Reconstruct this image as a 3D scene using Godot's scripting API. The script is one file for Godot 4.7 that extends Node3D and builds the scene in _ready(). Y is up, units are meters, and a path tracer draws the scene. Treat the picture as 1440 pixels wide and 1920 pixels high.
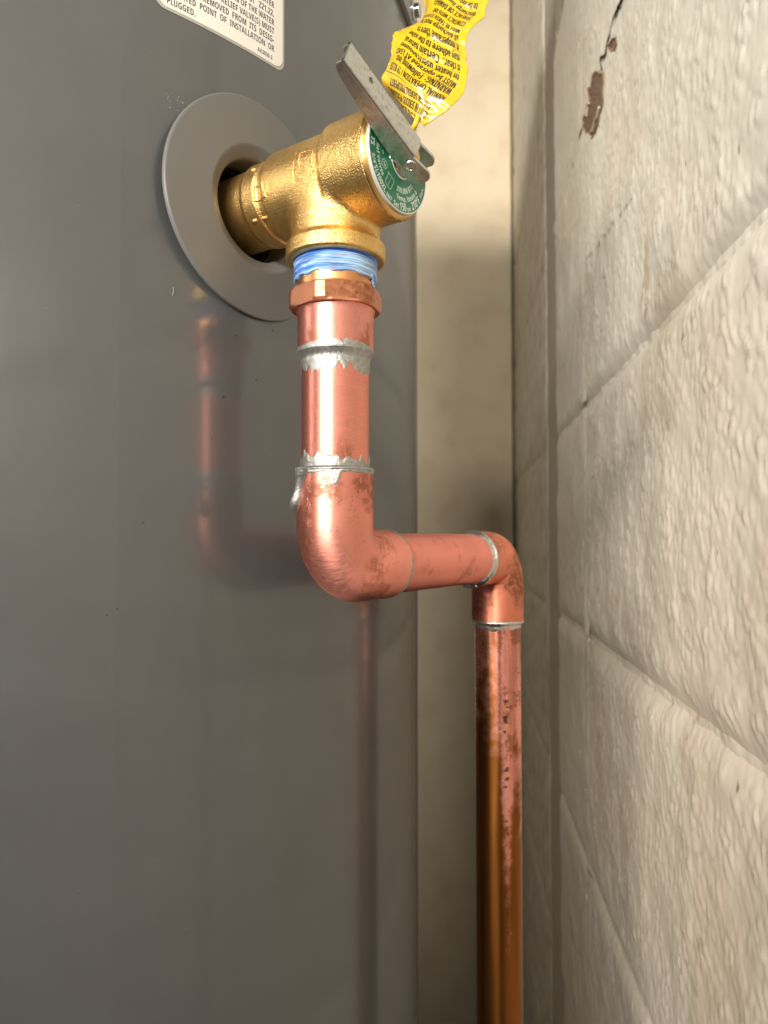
extends Node3D
# All shapes are worked out in millimetres (x right, y up, z towards the viewer, 0 at the lens) and stored in metres.

const AX := Vector3(0.81394, 0.0, 0.58095)     # axis of the relief valve, out of the tank
const TX := Vector3(0.58095, 0.0, -0.81394)    # level, across that axis
const UP := Vector3.UP
const VP := Vector3(-15.9, 117.7, -243.0)      # where the valve's axis meets the axis of its outlet
const TC := Vector3(-230.84, 0.0, -431.36)     # axis of the tank
const TR := 250.0
const RA := Vector3(0.79864, 0.0, 0.60182)     # axis of the trim ring
const RT := Vector3(0.60182, 0.0, -0.79864)
const PB := Vector3(0.504, 0.0, -0.8637)       # direction of the level pipe
const P2 := Vector3(55.3, -8.6, -365.0)        # corner of the lower elbow
const ANISO := -0.68
const FLOOR_Y := -1100.0

var M := {}
var taken := {}


# ---------------------------------------------------------------- nodes
func named(called: String, parent: Node) -> String:
	var key := str(parent.get_instance_id()) + called
	taken[key] = taken.get(key, -1) + 1
	return called if taken[key] == 0 else "%s_%03d" % [called, taken[key]]


func thing(called: String, label: String, category: String, at_mm: Vector3, group := "") -> Node3D:
	var o := Node3D.new()
	o.name = named(called, self)
	o.position = at_mm * 0.001
	o.set_meta("label", label)
	if category != "":
		o.set_meta("category", category)
	if group != "":
		o.set_meta("group", group)
	add_child(o, true)
	return o


func obj(mb: MB, called: String, mat: Material, parent: Node3D, label := "") -> MeshInstance3D:
	var o := MeshInstance3D.new()
	o.name = named(called, parent)
	var root := parent
	var origin := Vector3.ZERO
	while root != self:
		origin += root.position
		root = root.get_parent()
	o.mesh = mb.commit(origin)
	o.material_override = mat
	if label != "":
		o.set_meta("label", label)
	parent.add_child(o, true)
	return o


# ---------------------------------------------------------------- mesh building
class MB:
	var v := PackedVector3Array()
	var n := PackedVector3Array()
	var t := PackedVector2Array()
	var ix := PackedInt32Array()

	# a sheet of nu x nv points (index j * nu + i); its front is on the side of (step in i) x (step in j)
	func grid(p: PackedVector3Array, uv: PackedVector2Array, nu: int, nv: int, ring := false) -> void:
		var base := v.size()
		var nn := PackedVector3Array()
		nn.resize(p.size())
		for j in nv - 1:
			for i in nu - 1:
				var a := j * nu + i
				var b := a + 1
				var c := a + nu
				var d := c + 1
				var f := (p[d] - p[a]).cross(p[c] - p[b])
				nn[a] += f
				nn[b] += f
				nn[c] += f
				nn[d] += f
				ix.append_array(PackedInt32Array([base + a, base + c, base + b, base + b, base + c, base + d]))
		if ring:
			for j in nv:
				var s := nn[j * nu] + nn[j * nu + nu - 1]
				nn[j * nu] = s
				nn[j * nu + nu - 1] = s
		for k in nn.size():
			nn[k] = nn[k].normalized() if nn[k].length_squared() > 1e-18 else Vector3.UP
		v.append_array(p)
		n.append_array(nn)
		t.append_array(uv)

	func facet(a: Vector3, b: Vector3, c: Vector3, ua := Vector2.ZERO, ub := Vector2.ZERO, uc := Vector2.ZERO) -> void:
		var f := (c - a).cross(b - a).normalized()
		var base := v.size()
		v.append_array(PackedVector3Array([a, b, c]))
		n.append_array(PackedVector3Array([f, f, f]))
		t.append_array(PackedVector2Array([ua, ub, uc]))
		ix.append_array(PackedInt32Array([base, base + 1, base + 2]))

	func quad(a: Vector3, b: Vector3, c: Vector3, d: Vector3) -> void:
		facet(a, b, c)
		facet(a, c, d)

	func box(lo: Vector3, hi: Vector3) -> void:
		var p := []
		for k in 8:
			p.append(Vector3(hi.x if k & 1 else lo.x, hi.y if k & 2 else lo.y, hi.z if k & 4 else lo.z))
		for q in [[0, 2, 3, 1], [4, 5, 7, 6], [0, 1, 5, 4], [2, 6, 7, 3], [0, 4, 6, 2], [1, 3, 7, 5]]:
			quad(p[q[0]], p[q[1]], p[q[2]], p[q[3]])

	# turned shape: profile of (radius, height); warp may bend the finished points
	func lathe(prof: Array, o: Vector3, axis: Vector3, seg := 72, warp: Variant = null, split := 0.75) -> void:
		var e1 := axis.cross(Vector3(0.31, 0.2, 0.93)).normalized()
		if absf(axis.y) > 0.9:
			e1 = Vector3.RIGHT
		var e2 := axis.cross(e1)
		var run := [prof[0]]
		for k in range(1, prof.size()):
			run.append(prof[k])
			var cut := k == prof.size() - 1
			if not cut:
				var da: Vector2 = (prof[k] - prof[k - 1]).normalized()
				var db: Vector2 = (prof[k + 1] - prof[k]).normalized()
				cut = da.dot(db) < split
			if cut:
				var p := PackedVector3Array()
				var uv := PackedVector2Array()
				for q in run:
					for i in seg + 1:
						var th := TAU * i / seg
						var dir := e1 * cos(th) + e2 * sin(th)
						var pt: Vector3 = o + axis * q.y + dir * q.x
						p.append(warp.call(pt) if warp != null else pt)
						uv.append(Vector2(float(i) / seg, q.y / 75.4))
				grid(p, uv, seg + 1, run.size(), true)
				run = [prof[k]]

	# pipe along a path that lies in the plane across side
	func sweep(path: Array, rad: Array, side: Vector3, seg := 64, lump: Variant = null) -> void:
		var p := PackedVector3Array()
		var uv := PackedVector2Array()
		var far := 0.0
		for k in path.size():
			var tg: Vector3 = (path[mini(k + 1, path.size() - 1)] - path[maxi(k - 1, 0)]).normalized()
			var e1 := side
			var e2 := tg.cross(e1).normalized()
			if k > 0:
				far += (path[k] - path[k - 1]).length()
			for i in seg + 1:
				var th := TAU * i / seg
				var r: float = rad[k]
				if lump != null:
					r += lump.call(th, far)
				p.append(path[k] + (e1 * cos(th) + e2 * sin(th)) * r)
				uv.append(Vector2(float(i) / seg, far / 75.4))
		grid(p, uv, seg + 1, path.size(), true)

	# thin wire through any points
	func wire(path: Array, r: float, seg := 8) -> void:
		for k in path.size() - 1:
			var a: Vector3 = path[k]
			var b: Vector3 = path[k + 1]
			var d := (b - a).normalized()
			var e1 := d.cross(Vector3(0.3, 0.9, 0.2)).normalized()
			var e2 := d.cross(e1)
			var p := PackedVector3Array()
			var uv := PackedVector2Array()
			for w in [[a - d * r * 0.7, 0.05], [a - d * r * 0.45, 0.75], [a, 1.0], [b, 1.0], [b + d * r * 0.45, 0.75], [b + d * r * 0.7, 0.05]]:
				for i in seg + 1:
					var th := TAU * i / seg
					p.append(w[0] + (e1 * cos(th) + e2 * sin(th)) * r * w[1])
					uv.append(Vector2.ZERO)
			grid(p, uv, seg + 1, 6, true)

	func blob(o: Vector3, ax: Vector3, ay: Vector3, az: Vector3, rough := 0.0, key := 1) -> void:
		var nz := FastNoiseLite.new()
		nz.seed = key
		nz.frequency = 0.8
		var p := PackedVector3Array()
		var uv := PackedVector2Array()
		for j in 13:
			var lat := PI * (j / 12.0 - 0.5)
			for i in 25:
				var th := TAU * i / 24.0
				var s := Vector3(cos(lat) * cos(th), cos(lat) * sin(th), sin(lat))
				var k := 1.0 + rough * nz.get_noise_3dv(s)
				p.append(o + (ax * s.x + ay * s.y + az * s.z) * k)
				uv.append(Vector2(i / 24.0, j / 12.0))
		grid(p, uv, 25, 13, true)

	# flat plate: outline in (ex, ey), thickness along en both ways, edges bevelled
	func plate(poly: PackedVector2Array, o: Vector3, ex: Vector3, ey: Vector3, en: Vector3, th: float, bev := 0.15) -> void:
		var q := poly
		if Geometry2D.is_polygon_clockwise(q):
			q = q.duplicate()
			q.reverse()
		var m := q.size()
		var inner := PackedVector2Array()
		for k in m:
			var d0 := (q[k] - q[(k + m - 1) % m]).normalized()
			var d1 := (q[(k + 1) % m] - q[k]).normalized()
			var nrm := (Vector2(-d0.y, d0.x) + Vector2(-d1.y, d1.x)).normalized()
			inner.append(q[k] + nrm * bev)
		var tr := Geometry2D.triangulate_polygon(inner)
		var h := th * 0.5
		var at := func(w: Vector2, z: float) -> Vector3: return o + ex * w.x + ey * w.y + en * z
		for k in range(0, tr.size(), 3):
			var a := inner[tr[k]]
			var b := inner[tr[k + 1]]
			var c := inner[tr[k + 2]]
			if (b - a).cross(c - a) < 0.0:
				var s := b
				b = c
				c = s
			facet(at.call(a, h), at.call(c, h), at.call(b, h))
			facet(at.call(a, -h), at.call(b, -h), at.call(c, -h))
		for k in m:
			var k1 := (k + 1) % m
			for z in [[inner, h, q, h - bev], [q, h - bev, q, bev - h], [q, bev - h, inner, -h]]:
				var a: Vector3 = at.call(z[0][k], z[1])
				var b: Vector3 = at.call(z[0][k1], z[1])
				var c: Vector3 = at.call(z[2][k1], z[3])
				var d: Vector3 = at.call(z[2][k], z[3])
				quad(a, b, c, d)

	func commit(origin: Vector3) -> ArrayMesh:
		var arr := []
		arr.resize(Mesh.ARRAY_MAX)
		var w := v.duplicate()
		for k in w.size():
			w[k] = w[k] * 0.001 - origin
		arr[Mesh.ARRAY_VERTEX] = w
		arr[Mesh.ARRAY_NORMAL] = n
		arr[Mesh.ARRAY_TEX_UV] = t
		arr[Mesh.ARRAY_INDEX] = ix
		var m := ArrayMesh.new()
		m.add_surface_from_arrays(Mesh.PRIMITIVE_TRIANGLES, arr)
		return m


# ---------------------------------------------------------------- lettering, printed into images
var glyphs := {}
var fonts := {}


func glyph(ch: String, kind: String) -> Array:
	if glyphs.has(kind + ch):
		return glyphs[kind + ch]
	if not fonts.has(kind):
		var sf := SystemFont.new()
		sf.font_names = PackedStringArray(["Droid Serif" if kind == "serif" else "Droid Sans"])
		sf.font_weight = 400 if kind == "plain" else 700
		fonts[kind] = sf
	var f: Font = fonts[kind]
	var adv := f.get_string_size(ch, HORIZONTAL_ALIGNMENT_LEFT, -1, 64).x / 64.0
	var pts := PackedVector2Array()
	if ch != " ":
		var tm := TextMesh.new()
		tm.font = f
		tm.font_size = 64
		tm.pixel_size = 1.0 / 64.0
		tm.depth = 0.0
		tm.curve_step = 1.0
		tm.horizontal_alignment = HORIZONTAL_ALIGNMENT_LEFT
		tm.vertical_alignment = VERTICAL_ALIGNMENT_BOTTOM
		tm.text = ch
		var arr := tm.get_mesh_arrays()
		var vv: PackedVector3Array = arr[Mesh.ARRAY_VERTEX]
		if arr[Mesh.ARRAY_INDEX] != null:
			for k in arr[Mesh.ARRAY_INDEX]:
				pts.append(Vector2(vv[k].x, vv[k].y))
		else:
			for w in vv:
				pts.append(Vector2(w.x, w.y))
	if not glyphs.has(kind + "base") and ch != "H":
		glyph("H", kind)
	if ch == "H":
		var lo := 9.0
		var hi := -9.0
		for w in pts:
			lo = minf(lo, w.y)
			hi = maxf(hi, w.y)
		glyphs[kind + "base"] = lo
		glyphs[kind + "cap"] = hi - lo
	glyphs[kind + ch] = [pts, adv]
	return glyphs[kind + ch]


# one glyph: px = at + ex * x + ey * y (x, y in cap heights, y up)
func stamp(im: Image, ch: String, kind: String, at: Vector2, ex: Vector2, ey: Vector2, ink: Color) -> void:
	var g := glyph(ch, kind)
	var pts: PackedVector2Array = g[0]
	if pts.is_empty():
		return
	var base: float = glyphs[kind + "base"]
	var cap: float = glyphs[kind + "cap"]
	var q := PackedVector2Array()
	var lo := Vector2(1e9, 1e9)
	var hi := Vector2(-1e9, -1e9)
	for w in pts:
		var p := at + ex * (w.x / cap) + ey * ((w.y - base) / cap)
		q.append(p)
		lo = lo.min(p)
		hi = hi.max(p)
	var x0 := int(floor(lo.x))
	var y0 := int(floor(lo.y))
	var w_ := int(ceil(hi.x)) - x0 + 1
	var h_ := int(ceil(hi.y)) - y0 + 1
	if w_ > 600 or h_ > 600:
		return
	var cov := PackedFloat32Array()
	cov.resize(w_ * h_)
	for k in range(0, q.size(), 3):
		var a := q[k]
		var b := q[k + 1]
		var c := q[k + 2]
		var ya := minf(a.y, minf(b.y, c.y))
		var yb := maxf(a.y, maxf(b.y, c.y))
		for s in range(int(floor((ya - y0) * 4.0)), int(ceil((yb - y0) * 4.0)) + 1):
			var y := y0 + (s + 0.5) / 4.0
			if y < ya or y >= yb:
				continue
			var xs := []
			for e in [[a, b], [b, c], [c, a]]:
				var e0: Vector2 = e[0]
				var e1: Vector2 = e[1]
				if (e0.y <= y) != (e1.y <= y):
					xs.append(e0.x + (e1.x - e0.x) * (y - e0.y) / (e1.y - e0.y))
			if xs.size() < 2:
				continue
			var xa := minf(xs[0], xs[1]) - x0
			var xb := maxf(xs[0], xs[1]) - x0
			var row := int((s + 0.0) / 4.0)
			if row < 0 or row >= h_:
				continue
			for i in range(maxi(int(floor(xa)), 0), mini(int(ceil(xb)), w_)):
				cov[row * w_ + i] += 0.25 * maxf(minf(xb, i + 1.0) - maxf(xa, float(i)), 0.0)
	for j in h_:
		for i in w_:
			var k := minf(cov[j * w_ + i], 1.0)
			if k > 0.01:
				var x := x0 + i
				var y := y0 + j
				if x >= 0 and y >= 0 and x < im.get_width() and y < im.get_height():
					im.set_pixel(x, y, im.get_pixel(x, y).lerp(ink, k * ink.a))


func text_width(s: String, kind: String, cap_px: float, squeeze: float) -> float:
	var x := 0.0
	glyph("H", kind)
	for ch in s:
		x += glyph(ch, kind)[1] / glyphs[kind + "cap"] * cap_px * squeeze
	return x


func line_of(im: Image, s: String, kind: String, at: Vector2, cap_px: float, squeeze: float, ink: Color, right := false, turn := 0.0) -> void:
	var ex := Vector2(cos(turn), sin(turn))
	var ey := Vector2(sin(turn), -cos(turn))
	var p := at
	if right:
		p -= ex * text_width(s, kind, cap_px, squeeze)
	for ch in s:
		stamp(im, ch, kind, p, ex * cap_px * squeeze, ey * cap_px, ink)
		p += ex * glyph(ch, kind)[1] / glyphs[kind + "cap"] * cap_px * squeeze


# text along a circle whose letters stand towards its centre; angles in degrees as on a clock turned counter-clockwise from the right
func arc_of(im: Image, s: String, kind: String, c: Vector2, r: float, a0: float, cap_px: float, squeeze: float, ink: Color) -> float:
	var a := deg_to_rad(a0)
	for ch in s:
		var w: float = glyph(ch, kind)[1]
		w = w / glyphs[kind + "cap"] * cap_px * squeeze
		var am := a + 0.5 * w / (r - cap_px * 0.5)
		var out := Vector2(cos(am), -sin(am))
		var along := Vector2(-sin(am), -cos(am))
		stamp(im, ch, kind, c + out * r - along * w * 0.5, along * cap_px * squeeze, -out * cap_px, ink)
		a += w / (r - cap_px * 0.5)
	return rad_to_deg(a)


# ---------------------------------------------------------------- materials
func noise(key: int, freq: float, oct := 3, kind := FastNoiseLite.TYPE_SIMPLEX_SMOOTH) -> FastNoiseLite:
	var f := FastNoiseLite.new()
	f.seed = key
	f.frequency = freq
	f.noise_type = kind
	f.fractal_type = FastNoiseLite.FRACTAL_FBM if oct > 1 else FastNoiseLite.FRACTAL_NONE
	f.fractal_octaves = oct
	return f


func noise_tex(f: FastNoiseLite, size := 512, ramp: Gradient = null) -> NoiseTexture2D:
	var t := NoiseTexture2D.new()
	t.width = size
	t.height = size
	t.seamless = true
	t.noise = f
	if ramp:
		t.color_ramp = ramp
	return t


func grad(stops: Array) -> Gradient:
	var g := Gradient.new()
	var o := PackedFloat32Array()
	var c := PackedColorArray()
	for s in stops:
		o.append(s[0])
		c.append(s[1])
	g.offsets = o
	g.colors = c
	return g


func lin(r: float, g: float, b: float) -> Color:
	return Color(r, g, b).linear_to_srgb()


func mat(color: Color, rough: float, metal := 0.0) -> StandardMaterial3D:
	var m := StandardMaterial3D.new()
	m.albedo_color = color
	m.roughness = rough
	m.metallic = metal
	m.cull_mode = BaseMaterial3D.CULL_DISABLED
	return m


func tri(m: StandardMaterial3D, per_metre: float) -> StandardMaterial3D:
	m.uv1_triplanar = true
	m.uv1_scale = Vector3.ONE * per_metre
	return m


func relief(m: StandardMaterial3D, t: Texture2D, mm: float) -> StandardMaterial3D:
	m.heightmap_enabled = true
	m.heightmap_texture = t
	m.heightmap_scale = mm * 0.1
	return m


func smooth(a: float, b: float, x: float) -> float:
	var k := clampf((x - a) / (b - a), 0.0, 1.0)
	return k * k * (3.0 - 2.0 * k)


# copper skin wrapped once round a pipe: colour and roughness; ring > 0 gives sanding lines round the pipe, < 0 lines along it
func copper(key: int, stain: float, ring: float, base: Color, brown: Color, size := 512) -> StandardMaterial3D:
	var big := noise(key, 0.075, 4)
	var fine := noise(key + 7, 0.5, 3)
	var line := noise(key + 3, 0.9, 2)
	var al := Image.create(size, size, false, Image.FORMAT_RGB8)
	var ro := Image.create(size, size, false, Image.FORMAT_RGB8)
	var hi := Image.create(size, size, false, Image.FORMAT_RGB8)
	for j in size:
		var v := 75.4 * j / size
		for i in size:
			var th := TAU * i / size
			var p := Vector3(cos(th) * 12.0, sin(th) * 12.0, v)
			var m := smooth(0.0, 0.5, big.get_noise_3d(p.x * 0.8, p.y * 0.8, v * 0.6) + 0.5 * stain - 0.22)
			var f := fine.get_noise_3d(p.x * 0.8, p.y * 0.8, v * 0.8)
			var vein := 1.0 - smooth(0.0, 0.20, absf(f + 0.25 * big.get_noise_3d(p.x * 2.0, p.y * 2.0, v * 2.0)))
			var speck := smooth(0.40, 0.55, fine.get_noise_3d(p.x * 2.2 + 40.0, p.y * 2.2, v * 2.2)) * smooth(-0.3, 0.3, big.get_noise_3d(p.x + 80.0, p.y, v)) * minf(stain * 1.6, 1.0)
			var s := clampf(m * (0.30 + 0.45 * smooth(-0.2, 0.5, f) + 0.35 * vein * smooth(0.1, 0.6, m)) + 0.8 * speck, 0.0, 1.0)
			var l := 0.0
			if ring > 0.0:
				l = line.get_noise_3d(p.x * 0.25, p.y * 0.25, v * 5.0)
			elif ring < 0.0:
				l = line.get_noise_3d(p.x * 3.0, p.y * 3.0, v * 0.22)
			var tone := 1.0 + 0.16 * absf(ring) * l + 0.10 * big.get_noise_3d(p.x * 0.5 + 50.0, p.y * 0.5, v * 0.5)
			var c := base.lerp(brown, s * 0.9) * tone
			al.set_pixel(i, j, lin(clampf(c.r, 0, 1), clampf(c.g, 0, 1), clampf(c.b, 0, 1)))
			var r := clampf(0.48 + 0.2 * s + 0.10 * l, 0.1, 0.9)
			ro.set_pixel(i, j, Color(r, r, r))
			var h := clampf(0.5 + 0.35 * l * absf(ring) + 0.12 * fine.get_noise_3dv(p) - 0.1 * s, 0, 1)
			hi.set_pixel(i, j, Color(h, h, h))
	var m := mat(Color.WHITE, 1.0, 1.0)
	m.albedo_texture = ImageTexture.create_from_image(al)
	m.roughness_texture = ImageTexture.create_from_image(ro)
	relief(m, ImageTexture.create_from_image(hi), 0.03)
	m.anisotropy_enabled = true
	m.anisotropy = ANISO
	return m


# the long lower pipe: cleaned pink at the top, an old brown skin below, a run of dark flux down its front
func copper_long() -> StandardMaterial3D:
	var w := 256
	var h := 1024
	var long := 240.0
	var al := Image.create(w, h, false, Image.FORMAT_RGB8)
	var ro := Image.create(w, h, false, Image.FORMAT_RGB8)
	var nz := noise(91, 0.09, 4)
	var f := noise(92, 0.5, 3)
	for j in h:
		var v := long * j / h
		for i in w:
			var th := 360.0 * i / w      # 0 right, 90 to the viewer, 180 left
			var p := Vector3(cos(deg_to_rad(th)) * 11.0, sin(deg_to_rad(th)) * 11.0, v)
			var a := nz.get_noise_3dv(p)
			var b := f.get_noise_3dv(p)
			var edge := 34.0 + 76.0 * exp(-pow((th - 77.0) / 17.0, 2.0)) + 40.0 * smooth(62.0, 10.0, th)
			var clean := 1.0 - smooth(-26.0, 34.0, v - edge - 16.0 * sin(deg_to_rad(th * 2.0 + 30.0)) + a * 52.0 + b * 9.0)
			var run := exp(-pow((th - 80.0 + 8.0 * nz.get_noise_1d(v * 1.2)) / 7.0, 2.0)) * smooth(28.0, 36.0, v) * (1.0 - smooth(84.0, 120.0, v))
			run *= smooth(0.12, 0.34, nz.get_noise_2d(v * 2.4, 40.0) + 0.5 * b)
			var c := Color(0.30, 0.105, 0.022).lerp(Color(0.92, 0.38, 0.30), clean)
			c = c.lerp(Color(0.42, 0.17, 0.09), clean * smooth(0.12, 0.4, a + 0.4 * b) * 0.8)
			c = c.lerp(Color(0.04, 0.022, 0.014), run * 0.9)
			c = c * (1.0 + 0.55 * nz.get_noise_3d(p.x * 2.0, p.y * 2.0, v * 0.12))
			al.set_pixel(i, j, lin(clampf(c.r, 0, 1), clampf(c.g, 0, 1), clampf(c.b, 0, 1)))
			var r := clampf(0.27 + 0.02 * (1.0 - clean) + 0.5 * run + 0.08 * b * clean, 0.1, 0.9)
			ro.set_pixel(i, j, Color(r, r, r))
	var m := mat(Color.WHITE, 1.0, 1.0)
	m.albedo_texture = ImageTexture.create_from_image(al)
	m.roughness_texture = ImageTexture.create_from_image(ro)
	m.texture_repeat = false
	m.anisotropy_enabled = true
	m.anisotropy = ANISO
	return m


func make_materials() -> void:
	var g := noise_tex(noise(5, 0.055, 2), 512)
	# cast brass: grainy skin
	var brass := mat(Color.WHITE, 0.38, 1.0)
	brass.albedo_texture = noise_tex(noise(6, 0.012, 4), 512, grad([[0.0, lin(0.66, 0.39, 0.13)], [0.5, lin(0.80, 0.52, 0.19)], [1.0, lin(0.86, 0.60, 0.26)]]))
	M.brass = relief(tri(brass, 60.0), g, 0.17)
	var turned := mat(lin(0.84, 0.53, 0.19), 0.3, 1.0)
	M.turned = turned
	M.copper_tube = copper(11, 0.02, 1.0, Color(0.93, 0.365, 0.285), Color(0.36, 0.13, 0.055))
	M.copper_level = copper(15, 0.12, 0.35, Color(0.91, 0.345, 0.265), Color(0.36, 0.12, 0.055))
	M.copper_socket = copper(21, 0.55, -0.8, Color(0.93, 0.40, 0.32), Color(0.42, 0.15, 0.05))
	M.copper_elbow = copper(33, 0.62, 0.25, Color(0.93, 0.37, 0.285), Color(0.30, 0.10, 0.04))
	M.copper_burnt = copper(43, 1.0, 0.25, Color(0.84, 0.30, 0.19), Color(0.14, 0.075, 0.035))
	M.copper_nut = copper(55, 0.75, 0.3, Color(0.76, 0.34, 0.20), Color(0.34, 0.12, 0.04))
	M.copper_thread = mat(lin(0.72, 0.34, 0.14), 0.32, 1.0)
	M.copper_long = copper_long()
	var sold := mat(Color.WHITE, 0.52, 1.0)
	sold.albedo_texture = noise_tex(noise(61, 0.03, 4), 256, grad([[0.0, lin(0.26, 0.26, 0.245)], [0.45, lin(0.43, 0.43, 0.405)], [1.0, lin(0.58, 0.58, 0.55)]]))
	M.solder = relief(tri(sold, 70.0), noise_tex(noise(62, 0.04, 3), 256), 0.12)
	var bright := mat(lin(0.66, 0.66, 0.63), 0.28, 1.0)
	M.solder_bright = relief(tri(bright, 60.0), noise_tex(noise(62, 0.02, 3), 256), 0.1)
	# zinc plate with dark scuffs
	var zinc := mat(Color.WHITE, 0.33, 1.0)
	zinc.albedo_texture = noise_tex(noise(71, 0.022, 5), 512, grad([[0.0, lin(0.34, 0.33, 0.32)], [0.26, lin(0.50, 0.49, 0.46)], [0.38, lin(0.66, 0.66, 0.61)], [1.0, lin(0.72, 0.72, 0.66)]]))
	tri(zinc, 40.0)
	zinc.roughness_texture = noise_tex(noise(72, 0.03, 4), 256, grad([[0.0, Color(0.6, 0.6, 0.6)], [1.0, Color(1, 1, 1)]]))
	zinc.roughness = 0.42
	M.zinc = zinc
	M.chrome = mat(lin(0.70, 0.71, 0.70), 0.16, 1.0)
	# tank paint: semi-gloss grey
	var paint := mat(Color.WHITE, 0.4)
	paint.albedo_texture = noise_tex(noise(81, 0.006, 4), 512, grad([[0.0, lin(0.074, 0.077, 0.077)], [1.0, lin(0.087, 0.090, 0.090)]]))
	tri(paint, 6.0)
	paint.clearcoat_enabled = true
	paint.clearcoat = 1.0
	paint.clearcoat_roughness = 0.14
	relief(paint, noise_tex(noise(82, 0.02, 2), 512), 0.02)
	M.paint = paint
	var lidp := mat(lin(0.30, 0.29, 0.27), 0.4)  # lighter than the jacket: its reflection is put into the colour
	M.lid = lidp
	var ring := mat(lin(0.15, 0.147, 0.138), 0.42)
	relief(tri(ring, 30.0), noise_tex(noise(83, 0.03, 3), 256), 0.03)
	M.trim = ring
	M.dark = mat(lin(0.012, 0.011, 0.010), 0.9)
	M.speck = mat(lin(0.03, 0.028, 0.025), 0.6)
	M.dust = mat(lin(0.24, 0.23, 0.21), 0.9)
	M.film = mat(lin(0.42, 0.41, 0.37), 0.2)
	M.caulk = relief(tri(mat(lin(0.19, 0.165, 0.11), 0.8), 20.0), noise_tex(noise(84, 0.02, 3), 256), 0.5)
	# wall paint
	var fine := noise_tex(noise(85, 0.03, 4), 512)
	M.wall_fine = fine
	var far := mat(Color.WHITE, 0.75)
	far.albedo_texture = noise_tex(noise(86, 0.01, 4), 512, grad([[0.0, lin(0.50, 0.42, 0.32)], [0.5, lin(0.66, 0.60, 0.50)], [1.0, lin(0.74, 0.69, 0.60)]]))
	M.wall_far = relief(tri(far, 4.0), fine, 0.8)  # browner than the near blocks: shade at the far end is painted in
	M.wall_recess_shade = relief(tri(mat(lin(0.50, 0.44, 0.35), 0.8), 4.0), fine, 0.8)  # brown shadow of the recess is put into this colour
	var back := mat(Color.WHITE, 0.7)
	back.albedo_texture = noise_tex(noise(87, 0.008, 4), 512, grad([[0.0, lin(0.69, 0.57, 0.40)], [0.5, lin(0.77, 0.66, 0.48)], [1.0, lin(0.80, 0.70, 0.53)]]))
	M.wall_back = tri(back, 2.0)
	var fl := mat(Color.WHITE, 0.85)
	fl.albedo_texture = noise_tex(noise(88, 0.01, 5), 512, grad([[0.0, lin(0.06, 0.056, 0.05)], [1.0, lin(0.12, 0.11, 0.10)]]))
	M.floor = relief(tri(fl, 2.0), fine, 1.0)


# ---------------------------------------------------------------- water heater
func tank_at(u: float, v: float, off := 0.0) -> Vector3:
	var th := deg_to_rad(42.1) - u / TR
	return TC + Vector3(cos(th), 0, sin(th)) * (TR + off) + UP * v


func tank_sheet(mb: MB, us: Array, vs: Array) -> void:
	var p := PackedVector3Array()
	var uv := PackedVector2Array()
	for v in vs:
		for u in us:
			p.append(tank_at(u, v))
			uv.append(Vector2(u, v) * 0.001)
	mb.grid(p, uv, us.size(), vs.size())


func steps(a: float, b: float, s: float) -> Array:
	var n := int(round((b - a) / s))
	var o := []
	for k in n + 1:
		o.append(a + (b - a) * k / n)
	return o


func label_print() -> StandardMaterial3D:
	var k := 20.0     # pixels per mm
	var W := 50.8
	var H := 44.0
	var im := Image.create(int(W * k), int(H * k), false, Image.FORMAT_RGB8)
	im.fill(lin(0.80, 0.78, 0.71))
	var ink := lin(0.022, 0.02, 0.035)
	var y := func(v: float) -> float: return (H - v) * k
	var right := (W - 4.2) * k
	line_of(im, "AX3930-2", "bold", Vector2((W - 5.1) * k, y.call(1.35)), 1.5 * k, 0.76, ink, true)
	line_of(im, "PLUGGED.", "bold", Vector2((W - 47.5) * k, y.call(1.3)), 2.2 * k, 0.70, ink)
	var row := 4.75
	for s in ["NATED  POINT  OF  INSTALLATION  OR", "NOT BE REMOVED  FROM  ITS  DESIG-", "RELIEF VALVE(S) MUST", "ION OF THE WATER", "ST   Z21.22,", "WATER", "IS"]:
		line_of(im, s, "bold", Vector2(right, y.call(row)), 2.25 * k, 0.70, ink, true)
		row += 3.3
	var m := mat(Color.WHITE, 0.32)
	m.albedo_texture = ImageTexture.create_from_image(im)
	m.texture_repeat = false
	return m


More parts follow.
